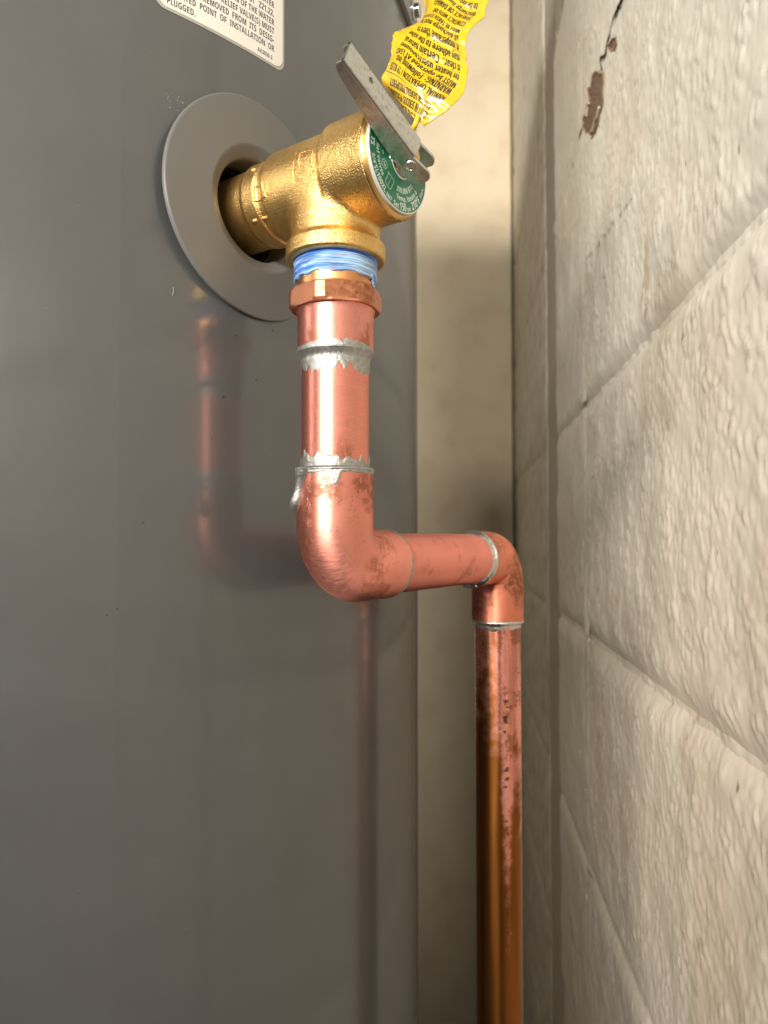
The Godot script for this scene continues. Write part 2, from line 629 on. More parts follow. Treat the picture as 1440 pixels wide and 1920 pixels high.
func build_heater() -> void:
	var t := thing("water_heater", "tall dark grey glossy cylindrical water heater filling the left side", "water heater", Vector3(TC.x, FLOOR_Y, TC.z))
	var mb := MB.new()
	var half := PI * TR
	# jacket with a round opening at (0, 117.7)
	var hv := 117.7
	var vs := [FLOOR_Y, -600.0, -300.0, -100.0, 0.0, hv - 50.0, hv + 50.0, 220.0, 263.5]
	tank_sheet(mb, steps(-half, -50.0, 10.0), vs)
	tank_sheet(mb, steps(50.0, half, 10.0), vs)
	tank_sheet(mb, steps(-50.0, 50.0, 10.0), vs.slice(0, 6))
	tank_sheet(mb, steps(-50.0, 50.0, 10.0), vs.slice(6))
	var sq := []
	for k in 40:
		var s := k % 10 * 10.0
		sq.append([Vector2(50, -50 + s), Vector2(50 - s, 50), Vector2(-50, 50 - s), Vector2(-50 + s, -50)][k / 10])
	var p := PackedVector3Array()
	var uv := PackedVector2Array()
	for j in 6:
		var f := j / 5.0
		for k in 41:
			var q: Vector2 = sq[k % 40]
			var w := (q.normalized() * 19.5).lerp(q, f * f)
			p.append(tank_at(w.x, hv + w.y))
			uv.append(w * 0.001)
	# wound so that the front faces outward
	var pr := PackedVector3Array()
	for j in 6:
		for k in 41:
			pr.append(p[(5 - j) * 41 + k])
	mb.grid(pr, uv, 41, 6, true)
	obj(mb, "jacket", M.paint, t)
	# lid with its lip, and an added unseen drum that shades the back wall
	mb = MB.new()
	mb.lathe([Vector2(250.2, 263.0), Vector2(252.2, 263.0), Vector2(252.6, 263.7), Vector2(252.6, 275.0), Vector2(251.6, 277.2), Vector2(247.0, 278.4), Vector2(200.0, 282.0)], TC, UP, 200)
	obj(mb, "lid", M.lid, t)
	mb = MB.new()
	mb.lathe([Vector2(200.0, 280.0), Vector2(200.0, 658.0), Vector2(194.0, 664.0), Vector2(0.1, 668.0)], TC, UP, 120)
	obj(mb, "added_shade_drum", M.paint, t)
	for a in [13.6, 104.0, 194.0, 284.0]:
		var d := Vector3(cos(deg_to_rad(a)), 0, sin(deg_to_rad(a)))
		var o := TC + UP * 270.0 + d * 252.6
		mb = MB.new()
		mb.lathe([Vector2(4.6, 0.0), Vector2(4.6, 0.8), Vector2(4.2, 1.1), Vector2(3.3, 1.2)], o, d, 32)
		mb.lathe([Vector2(3.3, 1.1), Vector2(3.3, 3.4), Vector2(2.9, 3.9), Vector2(0.02, 4.1)], o, d, 6, null, 0.99)
		obj(mb, "screw", M.chrome, t)
	# trim ring round the opening
	var mid := tank_at(0.0, hv)
	var bend := func(q: Vector3) -> Vector3:
		var x := (q - mid).dot(RT)
		return q - RA * (x * x / (2.0 * TR) * (0.8 if x < 0.0 else 0.6))
	mb = MB.new()
	var ringp := [Vector2(38.6, -0.5), Vector2(39.1, -0.1), Vector2(39.1, 0.9), Vector2(38.85, 1.2), Vector2(38.4, 1.35), Vector2(33.0, 1.7), Vector2(28.0, 2.1), Vector2(22.6, 2.6), Vector2(22.0, 2.55), Vector2(21.2, 2.2), Vector2(18.6, 0.6), Vector2(17.9, 0.0), Vector2(17.7, -1.2), Vector2(17.7, -10.0)]
	mb.lathe(ringp, mid, RA, 120, bend, 0.6)
	obj(mb, "trim_ring", M.trim, t)
	mb = MB.new()
	mb.lathe([Vector2(18.1, 0.0), Vector2(18.1, -46.0), Vector2(0.1, -46.0)], mid, RA, 48)
	for k in 3:
		mb.lathe([Vector2(17.9, -12.0 - k * 3.0), Vector2(17.2, -13.0 - k * 3.0), Vector2(17.9, -14.0 - k * 3.0)], mid, RA, 48)
	obj(mb, "opening_sleeve", M.dark, t)
	# instruction label, slightly crooked
	var film := MB.new()
	var paper := MB.new()
	for pass_ in [[film, 0.9, 0.10], [paper, 0.0, 0.22]]:
		var g: float = pass_[1]
		p = PackedVector3Array()
		uv = PackedVector2Array()
		var ys := [0.0, 0.12, 0.4, 0.9, 1.6, 2.5, 3.4, 4.0, 8.0, 16.0, 30.0, 44.0]
		for y in ys:
			var c := 0.0
			if y < 4.0:
				c = 4.0 - sqrt(16.0 - (4.0 - y) * (4.0 - y))
			for i in 29:
				var x := lerpf(-50.8 + c - g, -c + g, i / 28.0)
				var yy: float = y - (g if y < 4.0 else 0.0)
				var u := 11.3 + x * 0.9999 - yy * 0.005
				var v := 175.0 + x * 0.005 + yy * 0.9999
				p.append(tank_at(u, v, pass_[2]))
				uv.append(Vector2(1.0 + x / 50.8, 1.0 - yy / 44.0))
		pass_[0].grid(p, uv, 29, ys.size())
	obj(film, "label_border", M.film, t)
	obj(paper, "label_sticker", label_print(), t, "white sticker printed with black capital lettering")
	# specks of dirt and a dry splash on the paint
	var rng := RandomNumberGenerator.new()
	rng.seed = 4
	var dark := MB.new()
	var pale := MB.new()
	for s in [[-41.9, 5.4, 0.22], [-18.3, 34.1, 0.25], [-49.6, -21.3, 0.2], [-52.7, -22.9, 0.18], [-0.2, 56.7, 0.3], [7.2, 76.1, 0.25], [-9.0, 71.0, 0.3], [-14.1, 49.0, 0.45], [12.0, 88.0, 0.25], [-5.0, 49.0, 0.16]]:
		var o := tank_at(s[0], s[1], 0.02)
		var nn := (o - TC - UP * o.y).normalized()
		dark.blob(o, nn.cross(UP) * s[2], UP * s[2] * 1.2, nn * s[2] * 0.5, 0.4, int(s[0] * 3.0))
	for k in 46:
		var s := [rng.randf_range(-95, 30), rng.randf_range(-150, 165), rng.randf_range(0.07, 0.16)]
		if k < 16:
			s = [-32.5 + rng.randf_range(-4, 4), 144.0 + rng.randf_range(-3, 2.5), rng.randf_range(0.10, 0.32)]
		var o := tank_at(s[0], s[1], 0.01)
		var nn := (o - TC - UP * o.y).normalized()
		pale.blob(o, nn.cross(UP) * s[2], UP * s[2] * 1.1, nn * 0.05, 0.5, k)
	pale.wire([tank_at(-32.9, 79.6, 0.02), tank_at(-32.6, 81.2, 0.02), tank_at(-32.7, 82.4, 0.02)], 0.16)
	obj(dark, "dirt_specks", M.speck, t).set_meta("kind", "stuff")
	obj(pale, "dust_specks", M.dust, t).set_meta("kind", "stuff")


# ---------------------------------------------------------------- relief valve
func smin(a: float, b: float, k: float) -> float:
	var h := maxf(k - absf(a - b), 0.0) / k
	return minf(a, b) - h * h * k * 0.25


func rad_of(s: float) -> float:      # outline of the casting along its own axis
	var r := 13.4
	r += 0.9 * smooth(-31.5, -30.0, s) * (1.0 - smooth(-24.6, -23.4, s))
	r += 2.1 * smooth(-21.6, -19.4, s)
	r += 1.6 * smooth(4.6, 6.6, s)
	return r


func valve_sdf(q: Vector3) -> float:   # q = (along AX, up, along TX), from VP
	var r := Vector2(q.y, q.z).length()
	var a := (r - rad_of(q.x)) * 0.93
	a = maxf(a, maxf(-46.0 - q.x, q.x - 22.9))
	var w := Vector2(q.x, q.z).length()
	var b := maxf(w - 14.6, maxf(q.y - 2.0, -24.5 - q.y))
	var dx := w - 16.35 + 1.2
	var dy := absf(q.y + 23.9) - 2.9 + 1.2
	var c := Vector2(maxf(dx, 0.0), maxf(dy, 0.0)).length() + minf(maxf(dx, dy), 0.0) - 1.2
	return smin(smin(a, b, 2.2), c, 1.6)


func to_valve(q: Vector3) -> Vector3:
	return VP + AX * q.x + UP * q.y + TX * q.z


func valve_body() -> MB:
	var cell := 0.62
	var lo := Vector3(-46.6, -28.0, -19.0)
	var dim := Vector3i(116, 76, 62)
	var nx := dim.x
	var nxy := dim.x * dim.y
	var d := PackedFloat32Array()
	d.resize(nxy * dim.z)
	d.fill(9.0)
	var B := 6
	for bz in range(0, dim.z, B):
		for by in range(0, dim.y, B):
			for bx in range(0, dim.x, B):
				var mid := lo + Vector3(bx + B * 0.5, by + B * 0.5, bz + B * 0.5) * cell
				var dm := valve_sdf(mid)
				if absf(dm) > B * cell * 1.0 + 0.7:
					if dm < 0.0:
						for z in range(bz, mini(bz + B, dim.z)):
							for y in range(by, mini(by + B, dim.y)):
								for x in range(bx, mini(bx + B, dim.x)):
									d[z * nxy + y * nx + x] = -9.0
					continue
				for z in range(bz, mini(bz + B, dim.z)):
					for y in range(by, mini(by + B, dim.y)):
						for x in range(bx, mini(bx + B, dim.x)):
							d[z * nxy + y * nx + x] = valve_sdf(lo + Vector3(x, y, z) * cell)
	var mb := MB.new()
	var at := {}
	for z in dim.z - 1:
		for y in dim.y - 1:
			for x in dim.x - 1:
				var k := z * nxy + y * nx + x
				var sum := Vector3.ZERO
				var cnt := 0
				var neg := 0
				for c in 8:
					if d[k + (c & 1) + (nx if c & 2 else 0) + (nxy if c & 4 else 0)] < 0.0:
						neg += 1
				if neg == 0 or neg == 8:
					continue
				for e in EDGES:
					var a: int = e[0]
					var b: int = e[1]
					var da := d[k + (a & 1) + (nx if a & 2 else 0) + (nxy if a & 4 else 0)]
					var db := d[k + (b & 1) + (nx if b & 2 else 0) + (nxy if b & 4 else 0)]
					if (da < 0.0) != (db < 0.0):
						var f := da / (da - db)
						var pa := Vector3(a & 1, (a >> 1) & 1, (a >> 2) & 1)
						var pb := Vector3(b & 1, (b >> 1) & 1, (b >> 2) & 1)
						sum += pa.lerp(pb, f)
						cnt += 1
				var q := lo + (Vector3(x, y, z) + sum / cnt) * cell
				var h := 0.25
				var gr := Vector3(valve_sdf(q + Vector3(h, 0, 0)) - valve_sdf(q - Vector3(h, 0, 0)), valve_sdf(q + Vector3(0, h, 0)) - valve_sdf(q - Vector3(0, h, 0)), valve_sdf(q + Vector3(0, 0, h)) - valve_sdf(q - Vector3(0, 0, h))).normalized()
				q -= gr * valve_sdf(q) * 0.9
				at[k] = mb.v.size()
				mb.v.append(to_valve(q))
				mb.n.append((AX * gr.x + UP * gr.y + TX * gr.z).normalized())
				mb.t.append(Vector2.ZERO)
	for k in at:
		for ax in 3:
			var st: int = [1, nx, nxy][ax]
			var s1: int = [nx, nxy, 1][ax]
			var s2: int = [nxy, 1, nx][ax]
			if (d[k] < 0.0) == (d[k + st] < 0.0):
				continue
			if not (at.has(k - s1) and at.has(k - s2) and at.has(k - s1 - s2)):
				continue
			var q := [at[k], at[k - s1], at[k - s1 - s2], at[k - s2]]
			var f := (mb.v[q[2]] - mb.v[q[0]]).cross(mb.v[q[1]] - mb.v[q[0]])
			if f.dot(mb.n[q[0]]) < 0.0:
				q.reverse()
			mb.ix.append_array(PackedInt32Array([q[0], q[1], q[2], q[0], q[2], q[3]]))
	return mb


const EDGES := [[0, 1], [2, 3], [4, 5], [6, 7], [0, 2], [1, 3], [4, 6], [5, 7], [0, 4], [1, 5], [2, 6], [3, 7]]


func on_cast(s: float, phi: float, off := 0.0) -> Vector3:
	var a := deg_to_rad(phi)
	var r := rad_of(s) + off
	return VP + AX * s + (UP * cos(a) - TX * sin(a)) * r


func cast_line(mb: MB, pts: Array, r: float) -> void:
	var path := []
	for k in pts.size() - 1:
		for j in 6:
			var w: Vector2 = pts[k].lerp(pts[k + 1], j / 6.0)
			path.append(on_cast(w.x, w.y, 0.02))
	path.append(on_cast(pts[-1].x, pts[-1].y, 0.02))
	mb.wire(path, r)


func plate_print() -> StandardMaterial3D:
	var S := 896
	var R := 15.7
	var k := S / (2.0 * R)
	var im := Image.create(S, S, false, Image.FORMAT_RGB8)
	im.fill(lin(0.012, 0.215, 0.10))
	var nz := noise(101, 0.02, 4)
	for y in S:
		for x in S:
			var f := 1.0 + 0.10 * nz.get_noise_2d(x, y)
			var c := Color(0.005 * f, 0.165 * f, 0.075 * f)
			im.set_pixel(x, y, lin(c.r, c.g, c.b))
	var c := Vector2(S, S) * 0.5
	var ink := lin(0.72, 0.76, 0.70)
	arc_of(im, "TS", "bold", c, 14.7 * k, 172.0, 1.9 * k, 0.95, ink)
	arc_of(im, "3/4\"", "bold", c, 14.6 * k, 192.0, 1.5 * k, 0.95, ink)
	arc_of(im, "SL100XL", "bold", c, 14.8 * k, 206.5, 1.95 * k, 0.76, ink)
	arc_of(im, "-3M7", "bold", c, 14.8 * k, 239.5, 1.3 * k, 0.84, ink)
	arc_of(im, "Set", "bold", c, 14.9 * k, 258.0, 1.6 * k, 0.85, ink)
	arc_of(im, "150", "bold", c, 14.9 * k, 271.5, 2.35 * k, 0.70, ink)
	arc_of(im, "psi", "bold", c, 14.8 * k, 289.0, 1.35 * k, 0.85, ink)
	arc_of(im, "210\u00b0F", "bold", c, 14.8 * k, 301.5, 2.35 * k, 0.70, ink)
	arc_of(im, "Max.", "bold", c, 14.6 * k, 330.0, 1.4 * k, 0.95, ink)
	arc_of(im, "lief Valves", "bold", c, 11.9 * k, 175.0, 1.35 * k, 1.0, ink)
	arc_of(im, "us", "bold", c, 8.9 * k, 180.0, 0.8 * k, 1.0, ink)
	arc_of(im, "c", "bold", c, 8.1 * k, 170.0, 0.8 * k, 1.0, ink)
	arc_of(im, "370,000 BTU", "bold", c, 9.6 * k, 262.0, 1.6 * k, 0.78, ink)
	arc_of(im, "Temp. Steam &", "bold", c, 12.0 * k, 264.0, 1.5 * k, 0.86, ink)
	arc_of(im, "HOTS", "plain", c, 14.3 * k, 56.0, 1.2 * k, 1.0, ink)
	# cloverleaf-shaped stamp with its letters, and a small wavy roundel
	for e in [[-121.0, 9.7, 1.75, 2.35], [-153.0, 8.7, 1.35, 1.35]]:
		var a := deg_to_rad(e[0])
		var o: Vector2 = c + Vector2(cos(a), -sin(a)) * e[1] * k
		var ex := Vector2(sin(a), cos(a)) * -1.0
		var ey := Vector2(-cos(a), sin(a))
		var last := Vector2.ZERO
		for i in 241:
			var th := TAU * i / 240.0
			var rr := 1.0 + (0.13 * cos(4.0 * th + PI) if e[3] > 2.0 else 0.10 * cos(9.0 * th))
			var q: Vector2 = o + ex * cos(th) * rr * e[2] * k + ey * sin(th) * rr * e[3] * k
			im.fill_rect(Rect2i(int(q.x) - 2, int(q.y) - 2, 4, 4), ink)
			last = q
		if e[3] > 2.0:
			var q2 := o + ey * 1.5 * k
			for ch in "VTAPZ":
				stamp(im, ch, "plain", q2 + ex * -0.35 * k - ey * 0.55 * k, ex * 0.55 * k, ey * 0.55 * k, ink)
				q2 -= ey * 0.66 * k
		else:
			var q3 := o - ex * 0.85 * k - ey * 0.4 * k
			for ch in "NB":
				stamp(im, ch, "bold", q3, ex * 0.85 * k, ey * 0.85 * k, ink)
				q3 += ex * 0.9 * k
	arc_of(im, "\u00ae", "plain", c, 8.6 * k, 222.0, 0.9 * k, 1.0, ink)
	var m := mat(Color.WHITE, 0.3)
	m.albedo_texture = ImageTexture.create_from_image(im)
	m.clearcoat_enabled = true
	m.clearcoat = 0.3
	m.clearcoat_roughness = 0.15
	m.texture_repeat = false
	return m


func build_valve() -> void:
	var t := thing("relief_valve", "yellow brass relief valve with green plate and steel lever on the heater", "relief valve", VP - UP * 26.8)
	var body := obj(valve_body(), "body", M.brass, t)
	# raised casting marks
	var mb := MB.new()
	cast_line(mb, [Vector2(-2.1, 94), Vector2(-2.8, 72), Vector2(3.0, 75), Vector2(3.0, 95)], 0.42)
	obj(mb, "cast_shaft", M.brass, body)
	mb = MB.new()
	cast_line(mb, [Vector2(-4.1, 95), Vector2(-0.1, 112), Vector2(4.4, 98)], 0.38)
	obj(mb, "cast_arrowhead", M.brass, body)
	mb = MB.new()
	cast_line(mb, [Vector2(4.4, 98), Vector2(3.2, 116)], 0.4)
	cast_line(mb, [Vector2(-4.6, 66), Vector2(-5.4, 116)], 0.18)
	obj(mb, "cast_line", M.brass, body)
	mb = MB.new()
	cast_line(mb, [Vector2(-24.1, 88), Vector2(-18.8, 91), Vector2(-17.6, 109), Vector2(-24.2, 108), Vector2(-24.1, 88)], 0.3)
	obj(mb, "cast_box", M.brass, body)
	mb = MB.new()
	cast_line(mb, [Vector2(-18.2, 82), Vector2(-16.2, 97), Vector2(-17.8, 114)], 0.3)
	obj(mb, "cast_chevron", M.brass, body)
	for q in [[-26.2, 58.0], [-26.8, 132.0], [-23.4, 134.0]]:
		mb = MB.new()
		var o := on_cast(q[0], q[1], -0.1)
		var nn : Vector3 = (o - VP - AX * q[0]).normalized()
		mb.blob(o, AX * 1.3, nn.cross(AX) * 1.0, nn * 0.7, 0.25, int(q[1]))
		obj(mb, "cast_boss", M.brass, body)
	# bonnet with a turned lip
	mb = MB.new()
	mb.lathe([Vector2(16.7, 22.0), Vector2(17.0, 22.7), Vector2(16.95, 23.2), Vector2(16.3, 24.0), Vector2(16.1, 24.3), Vector2(15.85, 24.3), Vector2(15.7, 23.0), Vector2(0.1, 23.0)], VP, AX, 120)
	obj(mb, "bonnet_lip", M.turned, t)
	# name plate
	mb = MB.new()
	mb.lathe([Vector2(15.75, 23.0), Vector2(15.75, 25.1), Vector2(15.6, 25.25), Vector2(15.15, 25.25)], VP, AX, 120)
	var pl := obj(mb, "plate_edge", mat(lin(0.74, 0.75, 0.73), 0.35, 0.4), t)
	mb = MB.new()
	var p := PackedVector3Array()
	var uv := PackedVector2Array()
	for j in 6:
		var r: float = [15.3, 12.0, 9.0, 7.0, 6.0, 5.2][j]
		for i in 97:
			var th := TAU * i / 96.0
			p.append(VP + AX * (25.27 + (0.5 if j == 5 else 0.0)) + (TX * cos(th) + UP * sin(th)) * r)
			uv.append(Vector2(0.5 + cos(th) * r / 31.4, 0.5 - sin(th) * r / 31.4))
	mb.grid(p, uv, 97, 6, true)
	obj(mb, "name_plate", plate_print(), t, "green round plate printed with white lettering")
	# dished steel washer and the stem
	mb = MB.new()
	mb.lathe([Vector2(5.6, 25.2), Vector2(5.6, 26.0), Vector2(5.3, 26.3), Vector2(4.9, 26.2), Vector2(4.5, 25.5), Vector2(2.0, 25.0)], VP, AX, 64)
	obj(mb, "stem_washer", M.chrome, t)
	mb = MB.new()
	mb.lathe([Vector2(1.75, 24.0), Vector2(1.75, 31.6), Vector2(1.6, 32.2), Vector2(1.1, 32.6), Vector2(0.02, 32.7)], VP, AX, 40)
	obj(mb, "stem", M.turned, t)
	build_lever(t)


func build_lever(t: Node3D) -> void:
	# frame: l along the lever to its tip, m towards the viewer's side, a outward
	var o := VP + AX * 30.7
	var el := (UP * 0.41 - TX * 0.912).normalized()
	var em := (-UP * 0.912 - TX * 0.41).normalized()
	var ea := AX
	var th := 0.95
	var mb := MB.new()
	var top := func(l: float) -> float: return 3.3 - (l - 2.0) * 0.074
	var w := 3.75
	var rc := 1.1
	# two cheeks
	for side in [1.0, -1.0]:
		var poly := PackedVector2Array()
		poly.append(Vector2(36.6, top.call(36.6) - rc))
		poly.append(Vector2(2.4, top.call(2.4) - rc))
		for k in 7:
			var a := PI * 0.5 - k * PI * 0.5 / 6.0
			poly.append(Vector2(-4.3 - 3.0 * cos(a), 1.3 + 2.6 * sin(a)))
		for k in 7:
			var a := k * PI * 0.5 / 6.0
			poly.append(Vector2(-2.9 - 4.4 * cos(a), 0.0 - 4.3 * sin(a)))
		if side > 0.0:
			poly.append_array(PackedVector2Array([Vector2(0, -4.45), Vector2(3.2, -4.6), Vector2(16, -4.5), Vector2(26, -4.1), Vector2(34.2, -3.6), Vector2(35.8, -3.1), Vector2(36.6, -2.2)]))
		else:
			poly.append_array(PackedVector2Array([Vector2(0, -4.2), Vector2(4, -3.8), Vector2(16, -3.6), Vector2(26, -3.2), Vector2(34.6, -2.9), Vector2(36.0, -2.4), Vector2(36.6, -1.6)]))
		mb.plate(poly, o + em * side * (w - th * 0.5), el, ea, em, th, 0.16)
	# web, in two halves round its hole
	var hl := 26.3
	var hm := -0.4
	for side in [1.0, -1.0]:
		var poly := PackedVector2Array()
		poly.append(Vector2(1.9, 0.0 + hm))
		poly.append(Vector2(2.3, side * (w - rc)))
		poly.append(Vector2(36.6, side * (w - rc)))
		poly.append(Vector2(36.6, hm))
		for k in 13:
			var a := k * PI / 12.0
			poly.append(Vector2(hl + 0.95 * cos(a), hm + side * 0.95 * sin(a)))
		var ex := (el - ea * 0.074)
		mb.plate(poly, o + ea * (3.45 - th * 0.5), ex, em, (ea + el * 0.074).normalized(), th, 0.05)
	# rounded bends between web and cheeks
	for side in [1.0, -1.0]:
		var p := PackedVector3Array()
		var uv := PackedVector2Array()
		for j in 14:
			# outer bend, then back along the inner one
			var outer := j < 7
			var a := (j if outer else 13 - j) * PI * 0.5 / 6.0
			var r := rc if outer else rc - th + 0.06
			for i in 12:
				var l := lerpf(2.25, 36.6, i / 11.0)
				p.append(o + el * l + em * side * (w - rc + r * sin(a)) + ea * (top.call(l) - rc + r * cos(a)))
				uv.append(Vector2(i / 11.0, j / 13.0))
		mb.grid(p, uv, 12, 14)
	var lever := obj(mb, "lever", M.zinc, t, "scuffed grey steel lever folded to a channel")
	# hollow rivet through the cheeks
	mb = MB.new()
	for side in [1.0, -1.0]:
		mb.lathe([Vector2(1.95, 0.0), Vector2(1.95, 0.25), Vector2(1.75, 0.5), Vector2(1.45, 0.5), Vector2(1.3, 0.2), Vector2(1.25, -1.2)], o + em * side * w, em * side, 40)
	mb.lathe([Vector2(1.3, -3.6), Vector2(1.3, 3.6)], o, em, 32)
	mb.lathe([Vector2(1.28, 2.5), Vector2(0.02, 2.5)], o, em, 24)
	obj(mb, "rivet", M.chrome, lever)


# ---------------------------------------------------------------- discharge pipe
func solder_band(mb: MB, o: Vector3, axis: Vector3, surf: Callable, top: Callable, bot: Callable, thick: float, key: int) -> void:
	var nz := noise(key, 0.35, 3)
	var e1 := Vector3.RIGHT if absf(axis.y) > 0.9 else axis.cross(UP).normalized()
	var e2 := axis.cross(e1)
	var p := PackedVector3Array()
	var uv := PackedVector2Array()
	var nv := 14
	for j in nv:
		var f := j / (nv - 1.0)
		for i in 145:
			var th := TAU * i / 144.0
			var d := e1 * cos(th) + e2 * sin(th)
			var h := lerpf(bot.call(th), top.call(th), f)
			var body := pow(sin(PI * clampf(f, 0.0, 1.0)), 0.45)
			var r: float = surf.call(h) + thick * body * (1.0 + 0.6 * nz.get_noise_3d(cos(th) * 12.0, sin(th) * 12.0, h)) - 0.03 * (1.0 - body)
			p.append(o + axis * h + d * r)
			uv.append(Vector2(i / 144.0, f))
	mb.grid(p, uv, 145, nv, true)


func ragged(key: int, base: float, amp: float, teeth: float) -> Callable:
	var a := noise(key, 0.16, 2)
	var b := noise(key + 1, 0.34, 3)
	return func(th: float) -> float:
		var x := cos(th) * 12.0
		var y := sin(th) * 12.0
		return base + amp * a.get_noise_2d(x, y) * 1.6 + teeth * absf(b.get_noise_2d(x, y)) * 1.2


func elbow_path(corner: Vector3, din: Vector3, dout: Vector3, reach: float, bend: float) -> Array:
	var o := []
	for k in 5:
		o.append(corner - din * lerpf(reach, bend, k / 4.0))
	var c := corner - din * bend + dout * bend
	for k in range(1, 16):
		var a := k * PI * 0.5 / 16.0
		o.append(c - dout * bend * cos(a) + din * bend * sin(a))
	for k in 5:
		o.append(corner + dout * lerpf(bend, reach, k / 4.0))
	return o


func elbow_mesh(corner: Vector3, din: Vector3, dout: Vector3) -> MB:
	var mb := MB.new()
	var path := elbow_path(corner, din, dout, 31.0, 13.4)
	var rad := []
	for k in path.size():
		var e := mini(k, path.size() - 1 - k)
		rad.append(12.5 if e < 4 else 12.5 - 0.25 * sin(PI * (k - 4.0) / (path.size() - 9.0)))
	var nz := noise(77, 0.12, 2)
	mb.sweep(path, rad, din.cross(dout).normalized(), 72, func(th: float, far: float) -> float: return 0.10 * nz.get_noise_3d(cos(th) * 12.0, sin(th) * 12.0, far))
	# rolled rims
	for e in [[corner - din * 31.0, -din], [corner + dout * 31.0, dout]]:
		mb.lathe([Vector2(12.5, 0.0), Vector2(12.35, 0.35), Vector2(11.9, 0.45), Vector2(11.0, 0.4), Vector2(11.0, -1.0)], e[0], e[1], 64)
	return mb


func build_pipe() -> void:
	var t := thing("discharge_pipe", "soldered copper discharge pipe with two elbows running down from the brass valve", "pipe", Vector3(P2.x, FLOOR_Y + 120.0, P2.z))
	var o := Vector3(VP.x, 0, VP.z)
	var down := -UP
	# male adapter: threads, hexagon, socket
	var ad := MB.new()
	ad.lathe([Vector2(12.3, 60.6), Vector2(12.55, 60.9), Vector2(12.55, 73.0), Vector2(12.9, 74.2), Vector2(13.2, 75.0)], o, UP, 96)
	var socket := obj(ad, "adapter_socket", M.copper_socket, t)
	var hx := MB.new()
	var p := PackedVector3Array()
	var prof := [[0.86, 74.6], [0.965, 74.6], [1.0, 75.4], [1.0, 80.3], [0.965, 81.0], [0.85, 81.1]]
	var seg := 240
	var hr := func(th: float) -> float:
		var a := fposmod(rad_to_deg(th) - 75.0 + 30.0, 60.0) - 30.0      # 0 at a corner
		return minf(13.95 / cos(deg_to_rad(30.0 - absf(a))), 15.25)
	for q in prof.size() - 1:
		for i in seg:
			var w := []
			for e in [[i, q], [i + 1, q], [i + 1, q + 1], [i, q + 1]]:
				var th : float = TAU * e[0] / seg
				var r: float = hr.call(th)
				var k: float = prof[e[1]][0]
				r = minf(r * (k if k < 0.9 else 1.0), 15.25 - (1.0 - k) * 22.0 if k > 0.9 else 99.0)
				w.append(o + Vector3(cos(th), 0, -sin(th)) * r + UP * prof[e[1]][1])
			var us := []
			for e in [[i, q], [i + 1, q], [i + 1, q + 1], [i, q + 1]]:
				us.append(Vector2(float(e[0]) / seg, prof[e[1]][1] / 75.4))
			hx.facet(w[0], w[2], w[1], us[0], us[2], us[1])
			hx.facet(w[0], w[3], w[2], us[0], us[3], us[2])
	obj(hx, "hex_nut", M.copper_nut, t)
	var tr := []
	for k in 9:
		tr.append(Vector2(12.75 if k % 2 else 13.25, 81.0 + k * 0.8))
	tr.append(Vector2(13.0, 89.0))
	var tm := MB.new()
	tm.lathe(tr, o, UP, 96, null, -1.0)
	obj(tm, "adapter_thread", M.copper_thread, t)
	obj(sealant_mesh(o), "thread_sealant", sealant_mat(), t, "blue tape and paste wound round the thread")
	# tube between adapter and upper elbow
	var tb := MB.new()
	tb.lathe([Vector2(11.1, 20.0), Vector2(11.1, 30.0), Vector2(11.1, 45.0), Vector2(11.1, 63.0)], o, UP, 96)
	obj(tb, "tube", M.copper_tube, t)
	var c1 := Vector3(VP.x, -8.6, VP.z)
	obj(elbow_mesh(c1, down, PB), "elbow", M.copper_elbow, t)
	tb = MB.new()
	var span := (P2 - c1).length()
	tb.lathe([Vector2(11.1, 28.0), Vector2(11.1, span * 0.5), Vector2(11.1, span - 28.0)], c1, PB, 96)
	obj(tb, "tube", M.copper_level, t)
	obj(elbow_mesh(P2, PB, down), "elbow", M.copper_burnt, t, "copper elbow darkened by the torch")
	# long lower tube; its skin is mapped round and down
	tb = MB.new()
	var pp := PackedVector3Array()
	var uv := PackedVector2Array()
	var hs := [-36.6, -60.0, -100.0, -160.0, -240.0, -400.0, FLOOR_Y + 120.0]
	hs.reverse()
	for h in hs:
		for i in 97:
			var th := TAU * i / 96.0
			pp.append(Vector3(P2.x + cos(th) * 11.1, h, P2.z + sin(th) * 11.1))
			uv.append(Vector2(i / 96.0, clampf((-39.6 - h) / 240.0, 0.0, 0.999)))
	var rev := PackedVector3Array()
	var ruv := PackedVector2Array()
	for j in hs.size():
		for i in 97:
			rev.append(pp[j * 97 + 96 - i])
			ruv.append(uv[j * 97 + 96 - i])
	tb.grid(rev, ruv, 97, hs.size(), true)
	obj(tb, "tube", M.copper_long, t, "long lower tube, pink at the top and brown below")
	# soldered joints
	var s := MB.new()
	solder_band(s, o, UP, func(h: float) -> float: return 11.1 + 1.45 * smooth(58.2, 60.9, h), ragged(201, 62.0, 1.1, 0.6), ragged(203, 54.9, 1.9, -2.0), 0.2, 1)
	solder_band(s, o, UP, func(h: float) -> float: return 11.1 + 1.5 * smooth(59.2, 60.6, h), func(_th: float) -> float: return 60.9, func(_th: float) -> float: return 58.0, 0.22, 2)
	obj(s, "solder_joint", M.solder, t)
	s = MB.new()
	solder_band(s, o, UP, func(_h: float) -> float: return 11.1, ragged(211, 25.9, 1.9, 2.0), func(_th: float) -> float: return 22.2, 0.25, 3)
	s.lathe([Vector2(11.2, 23.3), Vector2(12.3, 23.1), Vector2(12.85, 22.6), Vector2(12.9, 22.2), Vector2(12.6, 21.8)], o, UP, 96)
	solder_band(s, o, UP, func(_h: float) -> float: return 12.5, func(_th: float) -> float: return 22.5, drips(), 0.22, 4)
	# the long run on the left with its hanging drop
	var run := []
